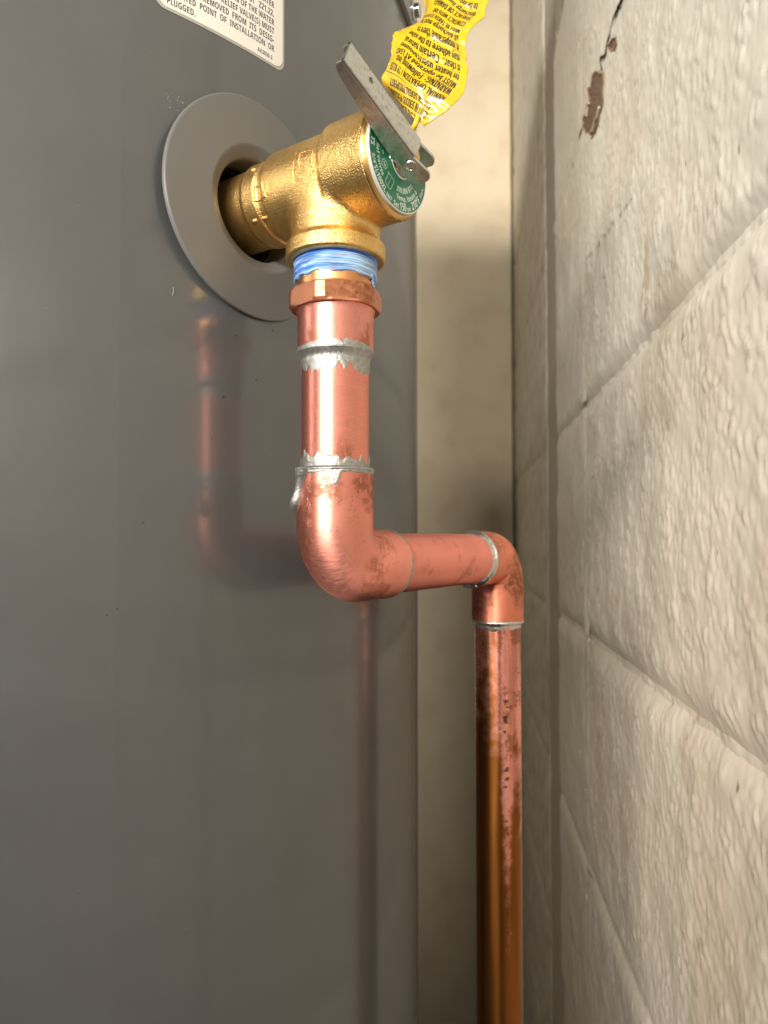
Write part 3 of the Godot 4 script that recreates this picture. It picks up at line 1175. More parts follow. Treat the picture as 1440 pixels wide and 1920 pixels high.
	var rr := [2.9, 2.7, 2.3, 1.9, 1.7, 1.6, 1.65, 1.9, 2.2, 2.3, 2.1, 1.5, 0.1]
	for k in 13:
		var f := k / 12.0
		var th := deg_to_rad(220.0 - 24.0 * f)
		run.append(o + Vector3(cos(th), 0, -sin(th)) * (12.1 + 0.9 * f) + UP * lerpf(22.3, 8.2, f))
	s.sweep(run, rr, Vector3(0.35, 0, 0.94).normalized(), 24)
	obj(s, "solder_joint", M.solder, t)
	s = MB.new()
	solder_band(s, c1, PB, func(h: float) -> float: return 11.1 + 1.4 * smooth(31.9, 30.9, h), ragged(221, 32.1, 0.3, 0.25), ragged(223, 30.2, 0.9, -0.9), 0.14, 5)
	obj(s, "solder_joint", M.solder, t)
	s = MB.new()
	solder_band(s, c1, PB, func(h: float) -> float: return 11.1 + 1.4 * smooth(span - 32.4, span - 30.8, h), ragged(231, span - 30.2, 0.15, 0.2), ragged(233, span - 33.0, 0.25, -0.3), 0.42, 6)
	s.blob(c1 + PB * (span - 31.2) - UP * 12.4 - Vector3(0.8, 0, 0.4), PB.cross(UP) * 3.6, PB * 1.2, UP * 0.9, 0.15, 41)
	obj(s, "solder_joint", M.solder_bright, t)
	s = MB.new()
	solder_band(s, Vector3(P2.x, 0, P2.z), UP, func(h: float) -> float: return 11.1 + 1.4 * smooth(-40.9, -39.6, h), ragged(241, -38.9, 0.2, 0.25), ragged(243, -42.4, 0.7, -0.7), 0.3, 7)
	obj(s, "solder_joint", M.solder_bright, t)


func drips() -> Callable:
	var r := ragged(213, 21.2, 0.35, -0.45)
	return func(th: float) -> float:
		var d := rad_to_deg(th)
		# th runs from the right, away from the viewer; the viewer's side is 270
		var x := fposmod(d - 270.0 + 180.0, 360.0) - 180.0
		return r.call(th) - 4.1 * exp(-pow((x - 2.0) / 8.5, 4.0)) - 2.2 * exp(-pow((x + 74.0) / 16.0, 4.0))


func sealant_mesh(o: Vector3) -> MB:
	var mb := MB.new()
	var nz := noise(301, 0.25, 3)
	var low := ragged(303, 84.0, 0.35, -0.25)
	var p := PackedVector3Array()
	var uv := PackedVector2Array()
	var nv := 36
	for j in nv:
		var f := j / (nv - 1.0)
		for i in 145:
			var th := TAU * i / 144.0
			var h: float = lerpf(low.call(th), 91.6, f)
			var r := 13.55 + 0.28 * sin((h / 1.81 + i / 144.0) * TAU) + 0.22 * nz.get_noise_3d(cos(th) * 4.0, sin(th) * 4.0, h * 4.0) + 0.25 * smooth(0.75, 0.95, f)
			if j == 0:
				r = 12.9
			p.append(o + Vector3(cos(th), 0, -sin(th)) * r + UP * h)
			uv.append(Vector2(i / 144.0, f))
	mb.grid(p, uv, 145, nv, true)
	# a smear that has run down on the right
	for k in 6:
		var th := deg_to_rad(-22.0 + 2.0 * k)
		var d := Vector3(cos(th), 0, -sin(th))
		mb.blob(o + d * (13.3 - 0.05 * k) + UP * (84.8 - 1.0 * k), d.cross(UP) * (1.6 - 0.2 * k), UP * 1.1, d * 0.6, 0.3, k)
	return mb


func sealant_mat() -> StandardMaterial3D:
	var w := 768
	var h := 128
	var im := Image.create(w, h, false, Image.FORMAT_RGB8)
	var a := noise(311, 0.12, 3)
	var b := noise(312, 0.3, 3)
	for j in h:
		var f := j / float(h)
		for i in w:
			var th := TAU * i / w
			var x := cos(th) * 13.0
			var y := sin(th) * 13.0
			var hh := f * 7.4
			var streak := a.get_noise_3d(x * 0.22, y * 0.22, hh * 8.0)
			var c := Color(0.15, 0.38, 0.74).lerp(Color(0.45, 0.62, 0.82), smooth(-0.2, 0.35, streak))
			var blue := smooth(0.30, 0.0, a.get_noise_3d(x * 0.4 + 60.0, y * 0.4, hh * 5.0) + 0.32) * 0.6 + smooth(0.70, 0.95, f)
			c = c.lerp(Color(0.012, 0.10, 0.52), clampf(blue, 0.0, 0.92))
			var dark := smooth(0.22, 0.42, b.get_noise_3d(x * 0.12, y * 0.12, hh * 5.0)) * smooth(0.95, 0.7, f)
			c = c.lerp(Color(0.10, 0.10, 0.10), dark * 0.75)
			var bare := smooth(0.38, 0.5, b.get_noise_3d(x * 0.5 + 90.0, y * 0.5, hh * 6.0))
			c = c.lerp(Color(0.42, 0.18, 0.10), bare * 0.8)
			im.set_pixel(i, j, lin(c.r, c.g, c.b))
	var m := mat(Color.WHITE, 0.36)
	m.albedo_texture = ImageTexture.create_from_image(im)
	m.texture_repeat = false
	return m


# ---------------------------------------------------------------- warning tag
func tag_rows() -> Array:
	var V := func(x: float, y: float, z: float) -> Vector3: return Vector3(x, y, z)
	var r := []
	r.append([Vector3(12.8, 133.7, -236.5), Vector3(10.7, 135.4, -236.5), Vector3(7.8, 138.8, -238.0), Vector3(5.0, 144.3, -242.5), Vector3(3.3, 150.2, -248.5)])
	r.append([Vector3(16.8, 135.5, -234.6), Vector3(13.2, 138.9, -234.6), Vector3(8.6, 143.3, -236.1), Vector3(3.9, 148.5, -240.6), Vector3(-0.7, 155.5, -246.6)])
	r.append([Vector3(20.8, 138.0, -233.7), Vector3(15.0, 141.8, -233.7), Vector3(8.6, 147.1, -235.2), Vector3(4.2, 153.5, -239.7), Vector3(1.1, 159.0, -245.7)])
	r.append([Vector3(24.3, 142.2, -234.3), Vector3(18.1, 146.0, -234.3), Vector3(10.9, 151.2, -235.8), Vector3(5.4, 158.8, -240.3), Vector3(2.3, 163.6, -246.3)])
	r.append([Vector3(26.1, 146.4, -234.9), Vector3(20.3, 149.2, -234.9), Vector3(12.8, 153.9, -236.4), Vector3(6.7, 162.8, -240.9), Vector3(2.7, 167.6, -246.9)])
	r.append([Vector3(26.8, 151.4, -235.5), Vector3(21.2, 154.0, -235.5), Vector3(13.0, 159.1, -237.0), Vector3(7.8, 166.1, -241.5), Vector3(3.4, 171.7, -247.5)])
	r.append([Vector3(26.4, 156.5, -236.1), Vector3(21.2, 158.8, -236.1), Vector3(14.4, 163.7, -237.6), Vector3(9.9, 169.4, -242.1), Vector3(6.4, 174.0, -248.1)])
	r.append([Vector3(26.3, 161.7, -236.7), Vector3(21.1, 164.2, -236.7), Vector3(15.0, 168.8, -238.2), Vector3(11.6, 172.4, -242.7), Vector3(9.5, 175.1, -248.7)])
	r.append([Vector3(27.1, 165.1, -237.3), Vector3(21.7, 167.1, -237.3), Vector3(17.2, 171.7, -238.8), Vector3(13.9, 175.0, -243.3), Vector3(12.4, 177.0, -249.3)])
	r.append([Vector3(29.6, 168.6, -237.9), Vector3(24.1, 170.2, -237.9), Vector3(18.6, 175.1, -239.4), Vector3(15.2, 179.1, -243.9), Vector3(14.1, 181.2, -249.9)])
	r.append([Vector3(32.5, 171.5, -238.5), Vector3(26.2, 172.6, -238.5), Vector3(20.8, 178.0, -240.0), Vector3(16.1, 183.6, -244.5), Vector3(14.1, 185.8, -250.5)])
	r.append([Vector3(33.3, 175.2, -239.1), Vector3(27.4, 175.9, -239.1), Vector3(22.9, 181.0, -240.6), Vector3(17.6, 188.1, -245.1), Vector3(14.7, 190.4, -251.1)])
	r.append([Vector3(34.5, 179.2, -239.7), Vector3(28.8, 180.0, -239.7), Vector3(24.4, 184.7, -241.2), Vector3(19.5, 192.3, -245.7), Vector3(15.9, 195.0, -251.7)])
	return r


func spline(pts: Array, f: float) -> Vector3:
	var m := pts.size() - 1
	var x := clampf(f, 0.0, 1.0) * m
	var k := mini(int(x), m - 1)
	var u := x - k
	var p1: Vector3 = pts[k]
	var p2: Vector3 = pts[k + 1]
	var p0: Vector3 = pts[k - 1] if k > 0 else p1 * 2.0 - p2
	var p3: Vector3 = pts[k + 2] if k + 2 <= m else p2 * 2.0 - p1
	return p1.cubic_interpolate(p2, p0, p3, u)


func tag_print() -> StandardMaterial3D:
	var W := 768
	var row := 84.0
	var H := int(row * 12.0)
	var im := Image.create(W, H, false, Image.FORMAT_RGB8)
	var nz := noise(401, 0.012, 4)
	for y in H:
		for x in W:
			var f := 1.0 + 0.10 * nz.get_noise_2d(x, y)
			im.set_pixel(x, y, lin(0.64 * f, 0.42 * f, 0.010 * f))
	var ink := lin(0.018, 0.016, 0.012)
	var x0 := W * 0.11
	var lines := [[0.2, "INSTRUCTIONS REGARDING"], [0.82, "RESULT IN SERIOUS PERSONAL"], [1.5, "   AND/OR SEVERE PROPERTY"], [2.45, "ANNUAL OPERATION / TP RELIEF"], [3.12, "WARNING:  Following inst"], [3.80, "MUST be operated AT LEAST"], [4.48, "ter heater user/consumer"], [5.16, "is clear.  Certain natural"], [5.86, "may adhere to the valve"], [6.58, "it inoperable there to"], [7.32, "all discharge must be"], [8.08, "MUST BE TAKEN TO AVOID"], [8.86, "CONTACT WITH ANY"], [9.64, "SURFACE OR DAMAGE"], [10.4, "discharge line"], [11.2, "to be installed"]]
	for l in lines:
		var s: String = l[1]
		var up := s == s.to_upper()
		line_of(im, s, "bold", Vector2(x0 + (14.0 if l[0] < 2.0 else -8.0), l[0] * row), 0.50 * row if up else 0.53 * row, 0.70 if up else 0.72, ink)
		line_of(im, s, "bold", Vector2(x0 + (14.0 if l[0] < 2.0 else -8.0) + 3.0, l[0] * row), 0.50 * row if up else 0.53 * row, 0.70 if up else 0.72, ink)
	# ruled box and the underline
	im.fill_rect(Rect2i(int(x0), 0, 4, int(1.76 * row)), ink)
	im.fill_rect(Rect2i(int(x0), int(1.74 * row), W, 4), ink)
	im.fill_rect(Rect2i(int(x0), int(3.2 * row), int(W * 0.36), 4), ink)
	var m := mat(Color.WHITE, 0.3)
	m.albedo_texture = ImageTexture.create_from_image(im)
	m.clearcoat_enabled = true
	m.clearcoat = 0.35
	m.clearcoat_roughness = 0.2
	m.texture_repeat = false
	return m


func build_tag() -> void:
	var rows := tag_rows()
	var t := thing("warning_tag", "curled yellow plastic warning tag with black print hanging behind the lever", "tag", rows[0][1])
	var nu := 41
	var nv := 145
	var nz := noise(411, 0.11, 2)
	var fr := PackedVector3Array()
	var bk := PackedVector3Array()
	var uv := PackedVector2Array()
	var mids := []
	for j in nv:
		var f := j / (nv - 1.0)
		var ctl := []
		for c in 5:
			var col := []
			for r in rows:
				col.append(r[c])
			ctl.append(spline(col, f))
		for i in nu:
			var g := i / (nu - 1.0)
			var q := spline(ctl, g)
			q += Vector3(0, 0, 1) * (0.75 * nz.get_noise_2d(i * 0.55, j * 0.5))
			if i == 0 or i == nu - 1:
				q += Vector3(0.35, 0.15, 0) * nz.get_noise_2d(j * 0.8, 70.0 + i)
			fr.append(q)
			uv.append(Vector2(g, f))
	mids = fr.duplicate()
	# outward normal side is towards the viewer; give the sheet 0.5 mm of body
	var sheet := MB.new()
	var rf := PackedVector3Array()
	var ruv := PackedVector2Array()
	for j in nv:
		for i in nu:
			rf.append(fr[j * nu + nu - 1 - i])
			ruv.append(uv[j * nu + nu - 1 - i])
	sheet.grid(rf, ruv, nu, nv)
	obj(sheet, "printed_face", tag_print(), t)
	var back := MB.new()
	for k in fr.size():
		var nn := -sheet.n[k / nu * nu + nu - 1 - k % nu]
		bk.append(fr[k] + nn * 0.5)
	back.grid(bk, uv, nu, nv)
	var rim := MB.new()
	for side in [0, nu - 1]:
		var p := PackedVector3Array()
		var ru := PackedVector2Array()
		for e in 7:
			var a := PI * e / 6.0
			for j in nv:
				var f0: Vector3 = fr[j * nu + side]
				var b0: Vector3 = bk[j * nu + side]
				var out: Vector3 = (f0 - fr[j * nu + (1 if side == 0 else nu - 2)]).normalized()
				p.append((f0 + b0) * 0.5 + (f0 - b0) * 0.5 * cos(a) + out * 0.35 * sin(a))
				ru.append(Vector2.ZERO)
		rim.grid(p, ru, nv, 7)
	back.v.append_array(rim.v)
	var base := back.n.size()
	back.n.append_array(rim.n)
	back.t.append_array(rim.t)
	for k in rim.ix:
		back.ix.append(k + base)
	var yel := mat(lin(0.68, 0.45, 0.02), 0.35)
	obj(back, "backing", yel, t)
	# wire that ties the tag to the valve
	var wm := MB.new()
	wm.wire([rows[0][1] + Vector3(0.2, 0.6, 1.0), rows[0][1] + Vector3(-0.6, -2.0, 0.9), VP + AX * 21.6 + (UP * 0.80 + TX * 0.6) * 17.0], 0.9, 10)
	obj(wm, "tie", yel, t)


# ---------------------------------------------------------------- walls
func wall_at(z: float, y: float, deep: float) -> Vector3:
	var q := Vector3(108.0 + 0.107 * z, y, -z)
	return q + Vector3(1, 0, 0.107).normalized() * deep


var w_bump: FastNoiseLite
var w_cell: FastNoiseLite
var w_big: FastNoiseLite


# places where the paint has come off: (depth along the wall, height)
var CHIP := PackedVector2Array([Vector2(558.6, 357.3), Vector2(554.7, 349.1), Vector2(562.1, 334.8), Vector2(571.3, 331.8), Vector2(583.1, 327.8), Vector2(602.6, 330.2), Vector2(617.4, 342.5), Vector2(635.8, 354.6), Vector2(652.3, 368.7), Vector2(649.1, 373.6), Vector2(634.9, 368.8), Vector2(631.8, 374.0), Vector2(615.6, 371.3), Vector2(624.0, 384.0), Vector2(610.7, 377.3), Vector2(604.6, 380.5), Vector2(598.0, 383.0), Vector2(580.0, 370.7)])
var CHIP2 := PackedVector2Array([Vector2(519.8, 357.4), Vector2(507.3, 349.2), Vector2(505.8, 344.0), Vector2(513.1, 344.0), Vector2(525.8, 353.3), Vector2(537.1, 363.7)])

func bare_at(w: Vector2) -> bool:
	return w.x > 500.0 and w.x < 660.0 and w.y > 324.0 and w.y < 388.0 and (Geometry2D.is_point_in_polygon(w, CHIP) or Geometry2D.is_point_in_polygon(w, CHIP2))


func wall_relief(z: float, y: float) -> float:     # how far the paint stands out, mm
	if bare_at(Vector2(z, y)):
		return -1.2
	var wz := z + 2.6 * w_bump.get_noise_2d(z, y)
	var wy := y + 2.6 * w_bump.get_noise_2d(z + 500.0, y)
	var a := clampf((w_cell.get_noise_2d(wz, wy * 0.8) + 1.0) * 1.7, 0.0, 1.0)
	var b := clampf((w_cell.get_noise_2d(wz * 2.1 + 90.0, wy * 2.1) + 1.0) * 1.7, 0.0, 1.0)
	var k := 0.6 + 0.8 * w_big.get_noise_2d(z * 2.5 + 70.0, y * 2.5)
	return k * (0.9 * (1.0 - pow(1.0 - a, 2.6)) + 0.3 * b) + 1.3 * w_big.get_noise_2d(z, y)


func block_mesh(z0: float, z1: float, y0: float, y1: float, res: float, ed: Dictionary) -> MB:
	var nz := maxi(int((z1 - z0) / res), 3) + 1
	var ny := maxi(int((y1 - y0) / res), 3) + 1
	var mb := MB.new()
	var p := PackedVector3Array()
	var uv := PackedVector2Array()
	var sunk: float = ed.get("sunk", 0.0)
	for j in ny:
		var y := lerpf(y0, y1, j / (ny - 1.0))
		for i in nz:
			var z := lerpf(z1, z0, i / (nz - 1.0))
			var e := 0.0
			for q in [["bot", y - y0], ["top", y1 - y], ["far", z1 - z], ["near", z - z0]]:
				var k: Vector2 = ed.get(q[0], Vector2(3.0, 8.0))     # depth, width of the rounding
				var x: float = clampf(1.0 - q[1] / k.y, 0.0, 1.0)
				e = maxf(e, k.x * x * x)
			p.append(wall_at(z, y, sunk + e - wall_relief(z, y) * (0.45 + 0.55 * smooth(0.0, 14.0, minf(y - y0, y1 - y)))))
			uv.append(Vector2((z - 180.0) / 640.0, (560.0 - y) / 1080.0))
	mb.grid(p, uv, nz, ny)
	# the four sides run back into the wall
	var back := Vector3(1, 0, 0.107).normalized() * 60.0
	for side in 4:
		var n := nz if side < 2 else ny
		var sp := PackedVector3Array()
		var su := PackedVector2Array()
		for r in 2:
			for k in n:
				var at: int = [k, (ny - 1) * nz + n - 1 - k, (n - 1 - k) * nz, k * nz + nz - 1][side]
				sp.append(p[at] + back * (1.0 - r))
				su.append(uv[at])
		mb.grid(sp, su, n, 2)
	return mb


func wall_paint() -> StandardMaterial3D:
	var W := 960
	var H := 1024
	var im := Image.create(W, H, false, Image.FORMAT_RGB8)
	var a := noise(501, 0.006, 4)
	var b := noise(502, 0.05, 4)
	for j in H:
		var y := 560.0 - 1080.0 * j / H
		for i in W:
			var z := 180.0 + 640.0 * i / W
			var f := a.get_noise_2d(z, y)
			var g := b.get_noise_2d(z, y)
			var c := Color(0.85, 0.81, 0.72).lerp(Color(0.81, 0.70, 0.55), clampf(smooth(-0.1, 0.6, f) * 0.5 + 0.55 * smooth(140.0, -150.0, y + 60.0 * f), 0.0, 1.0))  # creamier lower down: warm bounce light is painted into the colour
			# yellow-brown run, grey rubs
			var xz := z - (436.0 + 10.0 * w_big.get_noise_1d(y))
			var run := exp(-pow(xz / 9.0, 2.0)) * smooth(118.0, 150.0, y) * (1.0 - smooth(178.0, 205.0, y)) * smooth(-0.25, 0.25, g)
			c = c.lerp(Color(0.50, 0.37, 0.22), run * 0.75)
			var foot := exp(-pow((z - 428.0) / 16.0, 2.0) - pow((y - 139.0) / 9.0, 2.0)) * smooth(-0.1, 0.3, g)
			c = c.lerp(Color(0.34, 0.24, 0.13), foot * 0.8)
			var rub := absf((y - 217.0) - (z - 468.0) * 0.155)
			if z > 455.0 and z < 640.0:
				c = c.lerp(Color(0.22, 0.24, 0.27), smooth(3.2, 0.4, rub + 5.0 * maxf(0.0, -g)) * smooth(0.02, 0.2, g) * 0.85)
			var dirt := smooth(0.40, 0.58, g) * smooth(0.0, 0.5, f + 0.3)
			c = c.lerp(Color(0.30, 0.22, 0.14), dirt * 0.35)
			im.set_pixel(i, j, lin(c.r, c.g, c.b))
	var rng := RandomNumberGenerator.new()
	rng.seed = 12
	var spots := [[284, 152, 4.0], [356, 183, 2.5], [361, 154, 3.0], [563, 202, 5.0], [559, 194, 4.0], [364, 100, 4.0], [660, 58, 6.0], [619, 54, 4.0], [432, -20, 3.0], [485, -33, 2.5], [643, -29, 7.0], [649, -45, 5.0], [406, -87, 4.0], [518, -246, 3.0], [397, -178, 2.0], [378, -213, 2.5], [301, -99, 5.0], [476, -67, 4.0]]
	for k in 60:
		spots.append([rng.randf_range(270, 780), rng.randf_range(-430, 400), rng.randf_range(0.5, 1.6)])
	for s in spots:
		var cx: float = (s[0] - 180.0) / 640.0 * W
		var cy: float = (560.0 - s[1]) / 1080.0 * H
		var r: float = s[2] * 0.95 * 0.5
		for y in range(int(cy - r * 2) - 1, int(cy + r * 2) + 2):
			for x in range(int(cx - r * 2) - 1, int(cx + r * 2) + 2):
				if x >= 0 and y >= 0 and x < W and y < H:
					var d := Vector2((x - cx) * 1.0, (y - cy) * 0.8).length() / r + b.get_noise_2d(x * 3.0, y * 3.0)
					var c := im.get_pixel(x, y)
					im.set_pixel(x, y, c.lerp(lin(0.20, 0.11, 0.06), smooth(1.1, 0.4, d) * 0.75))
	var m := mat(Color.WHITE, 0.42)
	m.albedo_texture = ImageTexture.create_from_image(im)
	m.texture_repeat = false
	return m


func build_walls() -> void:
	w_bump = noise(511, 0.09, 2)
	w_cell = noise(512, 0.135, 1, FastNoiseLite.TYPE_CELLULAR)
	w_cell.cellular_return_type = FastNoiseLite.RETURN_DISTANCE2_SUB
	w_big = noise(513, 0.012, 3)
	var paint := wall_paint()
	var t := thing("block_wall", "cream painted concrete block wall running back along the right side", "wall", Vector3(185, FLOOR_Y, -700))
	t.set_meta("kind", "structure")
	# bed joints: height, and depth / width of the rounding above and below
	var J := [[-490.0, 3.0, 12.0], [-287.0, 3.2, 13.0], [-86.0, 4.8, 20.0], [119.0, 3.7, 13.0], [366.0, 0.5, 6.0], [570.0, 2.0, 12.0]]
	for k in J.size() - 1:
		var lo: Array = J[k]
		var hi: Array = J[k + 1]
		var ed := {"bot": Vector2(lo[1], lo[2]), "top": Vector2(hi[1], hi[2]), "far": Vector2(0.4, 6.0), "near": Vector2(0.4, 6.0)}
		obj(block_mesh(202.0, 672.0, lo[0] + 1.6, hi[0] - 1.6, 1.75, ed), "block", paint, t)
		ed.far = Vector2(3.6, 20.0)
		obj(block_mesh(674.0, 872.0, lo[0] + 1.6, hi[0] - 1.6, 2.6, ed), "block", paint, t)
		ed = {"bot": Vector2(4.0, 14.0), "top": Vector2(4.0, 14.0), "far": Vector2(3.0, 10.0), "near": Vector2(0.4, 6.0)}
		obj(block_mesh(-230.0, 198.0, lo[0] + 1.6, hi[0] - 1.6, 5.0, ed), "block", paint, t)
		obj(block_mesh(-2600.0, -234.0, lo[0] + 1.6, hi[0] - 1.6, 30.0, ed), "block", paint, t)
	var ys := [FLOOR_Y, -896.0, -693.0, -490.0, -287.0, -86.0, 119.0, 366.0, 570.0, 774.0, 980.0, 1200.0]
	for k in ys.size() - 1:
		var ed := {"bot": Vector2(2.6, 14.0), "top": Vector2(2.6, 14.0), "near": Vector2(3.0, 40.0), "far": Vector2(2.0, 6.0)}
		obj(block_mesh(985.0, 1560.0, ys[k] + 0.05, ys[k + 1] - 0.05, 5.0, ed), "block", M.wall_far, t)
		ed = {"sunk": 4.0, "bot": Vector2(0.05, 6.0), "top": Vector2(0.05, 6.0), "near": Vector2(0.1, 6.0), "far": Vector2(0.1, 6.0)}
		obj(block_mesh(862.0, 992.0, ys[k] + 0.02, ys[k + 1] - 0.02, 7.0, ed), "recessed_block", M.wall_recess_shade, t)
		if k < 3 or k > 7:
			ed = {"bot": Vector2(5.0, 16.0), "top": Vector2(5.0, 16.0), "far": Vector2(6.0, 18.0)}
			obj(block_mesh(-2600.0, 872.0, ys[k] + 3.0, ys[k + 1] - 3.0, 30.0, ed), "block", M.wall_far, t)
	# mortar in the joints
	var mn := noise(521, 0.09, 3)
	for k in J.size():
		var mb := MB.new()
		var p := PackedVector3Array()
		var uv := PackedVector2Array()
		for j in 9:
			for i in 301:
				var z := lerpf(872.0, 200.0, i / 300.0)
				var y: float = J[k][0] + lerpf(-6.0, 6.0, j / 8.0) + 1.2 * mn.get_noise_1d(z)
				p.append(wall_at(z, y, J[k][1] * 0.95 - 0.7 * wall_relief(z, y) - 0.6 * mn.get_noise_2d(z * 0.5, y * 1.5)))
				uv.append(Vector2((z - 180.0) / 640.0, (560.0 - y) / 1080.0))
		mb.grid(p, uv, 301, 9)
		obj(mb, "mortar_joint", paint, t)
	# smooth line of the upright joint
	for k in J.size() - 1:
		var mb := MB.new()
		var p := PackedVector3Array()
		var uv := PackedVector2Array()
		for j in 61:
			var y := lerpf(J[k][0] + 3.0, J[k + 1][0] - 3.0, j / 60.0)
			for i in 9:
				var x := i / 8.0 * 2.0 - 1.0
				var z := 664.0 + 14.0 * x * -1.0 + 2.0 * mn.get_noise_1d(y)
				p.append(wall_at(z, y, 0.5 - 1.5 * (1.0 - x * x) - 1.3 * w_big.get_noise_2d(z, y)))
				uv.append(Vector2((z - 180.0) / 640.0, (560.0 - y) / 1080.0))
		mb.grid(p, uv, 9, 61)
		obj(mb, "upright_joint", paint, t)
	# solid core behind the faces
	var core := MB.new()
	var c := []
	for z in [-2600.0, 1700.0]:
		for d in [7.5, 190.0]:
			for y in [FLOOR_Y, 1200.0]:
				c.append(wall_at(z, y, d))
	for q in [[0, 1, 5, 4], [2, 6, 7, 3], [0, 2, 3, 1], [4, 5, 7, 6], [0, 4, 6, 2], [1, 3, 7, 5]]:
		core.quad(c[q[0]], c[q[1]], c[q[2]], c[q[3]])
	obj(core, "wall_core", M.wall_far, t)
	build_chips(t)
	# wall at the back and the bead of old caulk in the corner
	var b := thing("back_wall", "smooth tan wall at the far end behind the lower pipe", "wall", Vector3(-200, FLOOR_Y, -1560))
	b.set_meta("kind", "structure")
	var bm := MB.new()
	bm.box(Vector3(-1300, FLOOR_Y, -1700), Vector3(290, 1200, -1548))
	obj(bm, "wall_face", M.wall_back, b)
	bm = MB.new()
	var cz := noise(531, 0.012, 2)
	var p := PackedVector3Array()
	var uv := PackedVector2Array()
	for j in 141:
		var y := lerpf(FLOOR_Y, 1150.0, j / 140.0)
		for i in 9:
			var a := PI * i / 8.0
			var w := 5.5 + 3.0 * cz.get_noise_2d(y, 5.0)
			p.append(Vector3(272.0 + 3.0 * cz.get_noise_1d(y) - w * cos(a), y, -1548.0 + (w * 0.8) * sin(a)))
			uv.append(Vector2.ZERO)
	bm.grid(p, uv, 9, 141)
	obj(bm, "caulk_bead", M.caulk, b)
	var fl := thing("floor", "bare concrete floor under the heater and the walls", "floor", Vector3(0, FLOOR_Y - 60.0, -600))
	fl.set_meta("kind", "structure")
	bm = MB.new()
	bm.box(Vector3(-2600, FLOOR_Y - 60.0, -1700), Vector3(400, FLOOR_Y - 0.5, 2700))
	obj(bm, "slab", M.floor, fl)


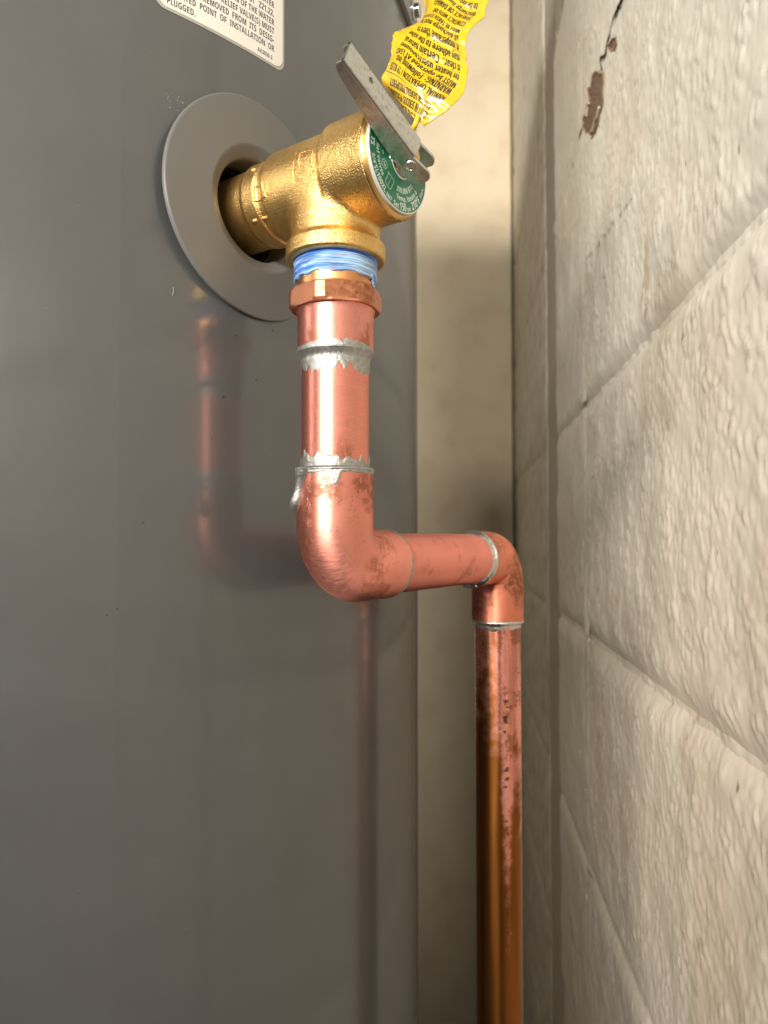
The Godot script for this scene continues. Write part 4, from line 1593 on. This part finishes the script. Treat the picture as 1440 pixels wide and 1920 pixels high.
func build_chips(t: Node3D) -> void:
	var bare := mat(Color.WHITE, 0.9)
	bare.albedo_texture = noise_tex(noise(541, 0.03, 4), 256, grad([[0.0, lin(0.05, 0.03, 0.022)], [0.36, lin(0.12, 0.07, 0.045)], [0.46, lin(0.27, 0.165, 0.11)], [1.0, lin(0.36, 0.235, 0.16)]]))
	relief(tri(bare, 30.0), noise_tex(noise(542, 0.05, 4), 256), 0.5)
	var edge := mat(lin(0.30, 0.16, 0.06), 0.6)
	for q in [CHIP, CHIP2]:
		var mb := MB.new()
		var rim := MB.new()
		# ragged outline
		var poly := PackedVector2Array()
		var nz := noise(551, 0.3, 2)
		for k in q.size():
			for s in 6:
				var w: Vector2 = q[k].lerp(q[(k + 1) % q.size()], s / 6.0)
				poly.append(w + Vector2(nz.get_noise_2dv(w), nz.get_noise_2dv(w + Vector2(90, 0))) * (2.6 if q == CHIP else 0.9))
		var tr := Geometry2D.triangulate_polygon(poly)
		for k in range(0, tr.size(), 3):
			var a := poly[tr[k]]
			var b := poly[tr[k + 1]]
			var c := poly[tr[k + 2]]
			mb.facet(wall_at(a.x, a.y, -0.25), wall_at(b.x, b.y, -0.25), wall_at(c.x, c.y, -0.25))
		var path := []
		for k in range(0, poly.size() + 1, 2):
			var w: Vector2 = poly[k % poly.size()]
			path.append(wall_at(w.x, w.y, -0.5 - 0.9 * absf(nz.get_noise_2d(k * 7.0, 3.0))))
		rim.wire(path, 0.4, 6)
		var o := obj(mb, "paint_chip", bare, t, "brown bare patch where the paint has flaked off")
		obj(rim, "flaked_edge", edge, o)
		if q == CHIP:
			var fl := MB.new()
			for w in [[Vector2(573.0, 338.5), Vector2(582.0, 336.5), Vector2(592.0, 339.0), Vector2(603.0, 337.0), Vector2(610.0, 340.0)], [Vector2(632.0, 366.0), Vector2(624.0, 371.0), Vector2(618.0, 369.0)]]:
				var path2 := []
				for e in w:
					path2.append(wall_at(e.x, e.y, -0.6))
				fl.wire(path2, 1.1, 8)
			obj(fl, "paint_flake", M.wall_back, o)
	var cr := MB.new()
	var pts := [Vector2(480.0, 362.0), Vector2(489, 362.7), Vector2(504.5, 365.9), Vector2(515.3, 369.8), Vector2(524.9, 368.5), Vector2(532.9, 367.2), Vector2(541.0, 367.9), Vector2(545.4, 362.8), Vector2(564.3, 373.2), Vector2(566.7, 370.2), Vector2(560.6, 361.1)]
	var rr := [0.9, 1.3, 1.2, 0.5, 0.3, 0.8, 0.5, 1.2, 1.1, 0.4, 0.9]
	var jz := noise(561, 0.4, 2)
	for k in pts.size() - 1:
		for s in 5:
			var f0 := s / 5.0
			var f1 := (s + 1) / 5.0
			var a: Vector2 = pts[k].lerp(pts[k + 1], f0)
			var b: Vector2 = pts[k].lerp(pts[k + 1], f1)
			a.y += 1.2 * jz.get_noise_2dv(a)
			b.y += 1.2 * jz.get_noise_2dv(b)
			cr.wire([wall_at(a.x, a.y, -0.7), wall_at(b.x, b.y, -0.7)], lerpf(rr[k], rr[k + 1], f0) * 0.75, 6)
	obj(cr, "crack", M.dark, t)


# ---------------------------------------------------------------- the scene
func _ready() -> void:
	# camera: upright phone, level but for a slight upward tilt
	var cam := Camera3D.new()
	cam.name = "camera"
	cam.rotation.x = atan(52.0 / 1400.0)
	var lens := CameraAttributesPhysical.new()
	lens.frustum_focal_length = 17.5
	lens.frustum_focus_distance = 0.25
	lens.exposure_aperture = 12.5
	lens.frustum_near = 0.01
	lens.frustum_far = 20.0
	cam.attributes = lens
	cam.fov = rad_to_deg(2.0 * atan(960.0 / 1400.0))
	cam.near = 0.01
	cam.far = 20.0
	cam.current = true
	add_child(cam)
	var env := Environment.new()
	env.background_mode = Environment.BG_COLOR
	env.background_color = lin(0.078, 0.076, 0.071)
	env.tonemap_mode = Environment.TONE_MAPPER_LINEAR
	env.tonemap_exposure = 1.0
	env.sdfgi_enabled = true
	env.ssao_enabled = true
	env.ssil_enabled = true
	var we := WorldEnvironment.new()
	we.name = "world"
	we.environment = env
	add_child(we)
	# light from behind left, as five added spots; cones dim the lower parts
	for k in 5:
		var lamp := SpotLight3D.new()
		lamp.name = "added_key_spot" if k == 0 else "added_key_spot_%03d" % k
		lamp.light_color = Color(1.0, 0.975, 0.935)
		lamp.light_energy = 3.75
		lamp.light_size = 0.2
		lamp.spot_angle = 21.5
		lamp.spot_angle_attenuation = 1.0
		lamp.spot_range = 12.0
		lamp.spot_attenuation = 2.0
		lamp.shadow_enabled = true
		add_child(lamp)
		lamp.look_at_from_position(Vector3(-1.3, 0.72, 2.2) + Vector3(0.9, 0, 0.42) * 0.34 * (k - 2), Vector3(0.1, 0.42, -0.8), UP)
	make_materials()
	build_walls()
	build_heater()
	build_valve()
	build_pipe()
	build_tag()
	print("fov ", cam.fov)
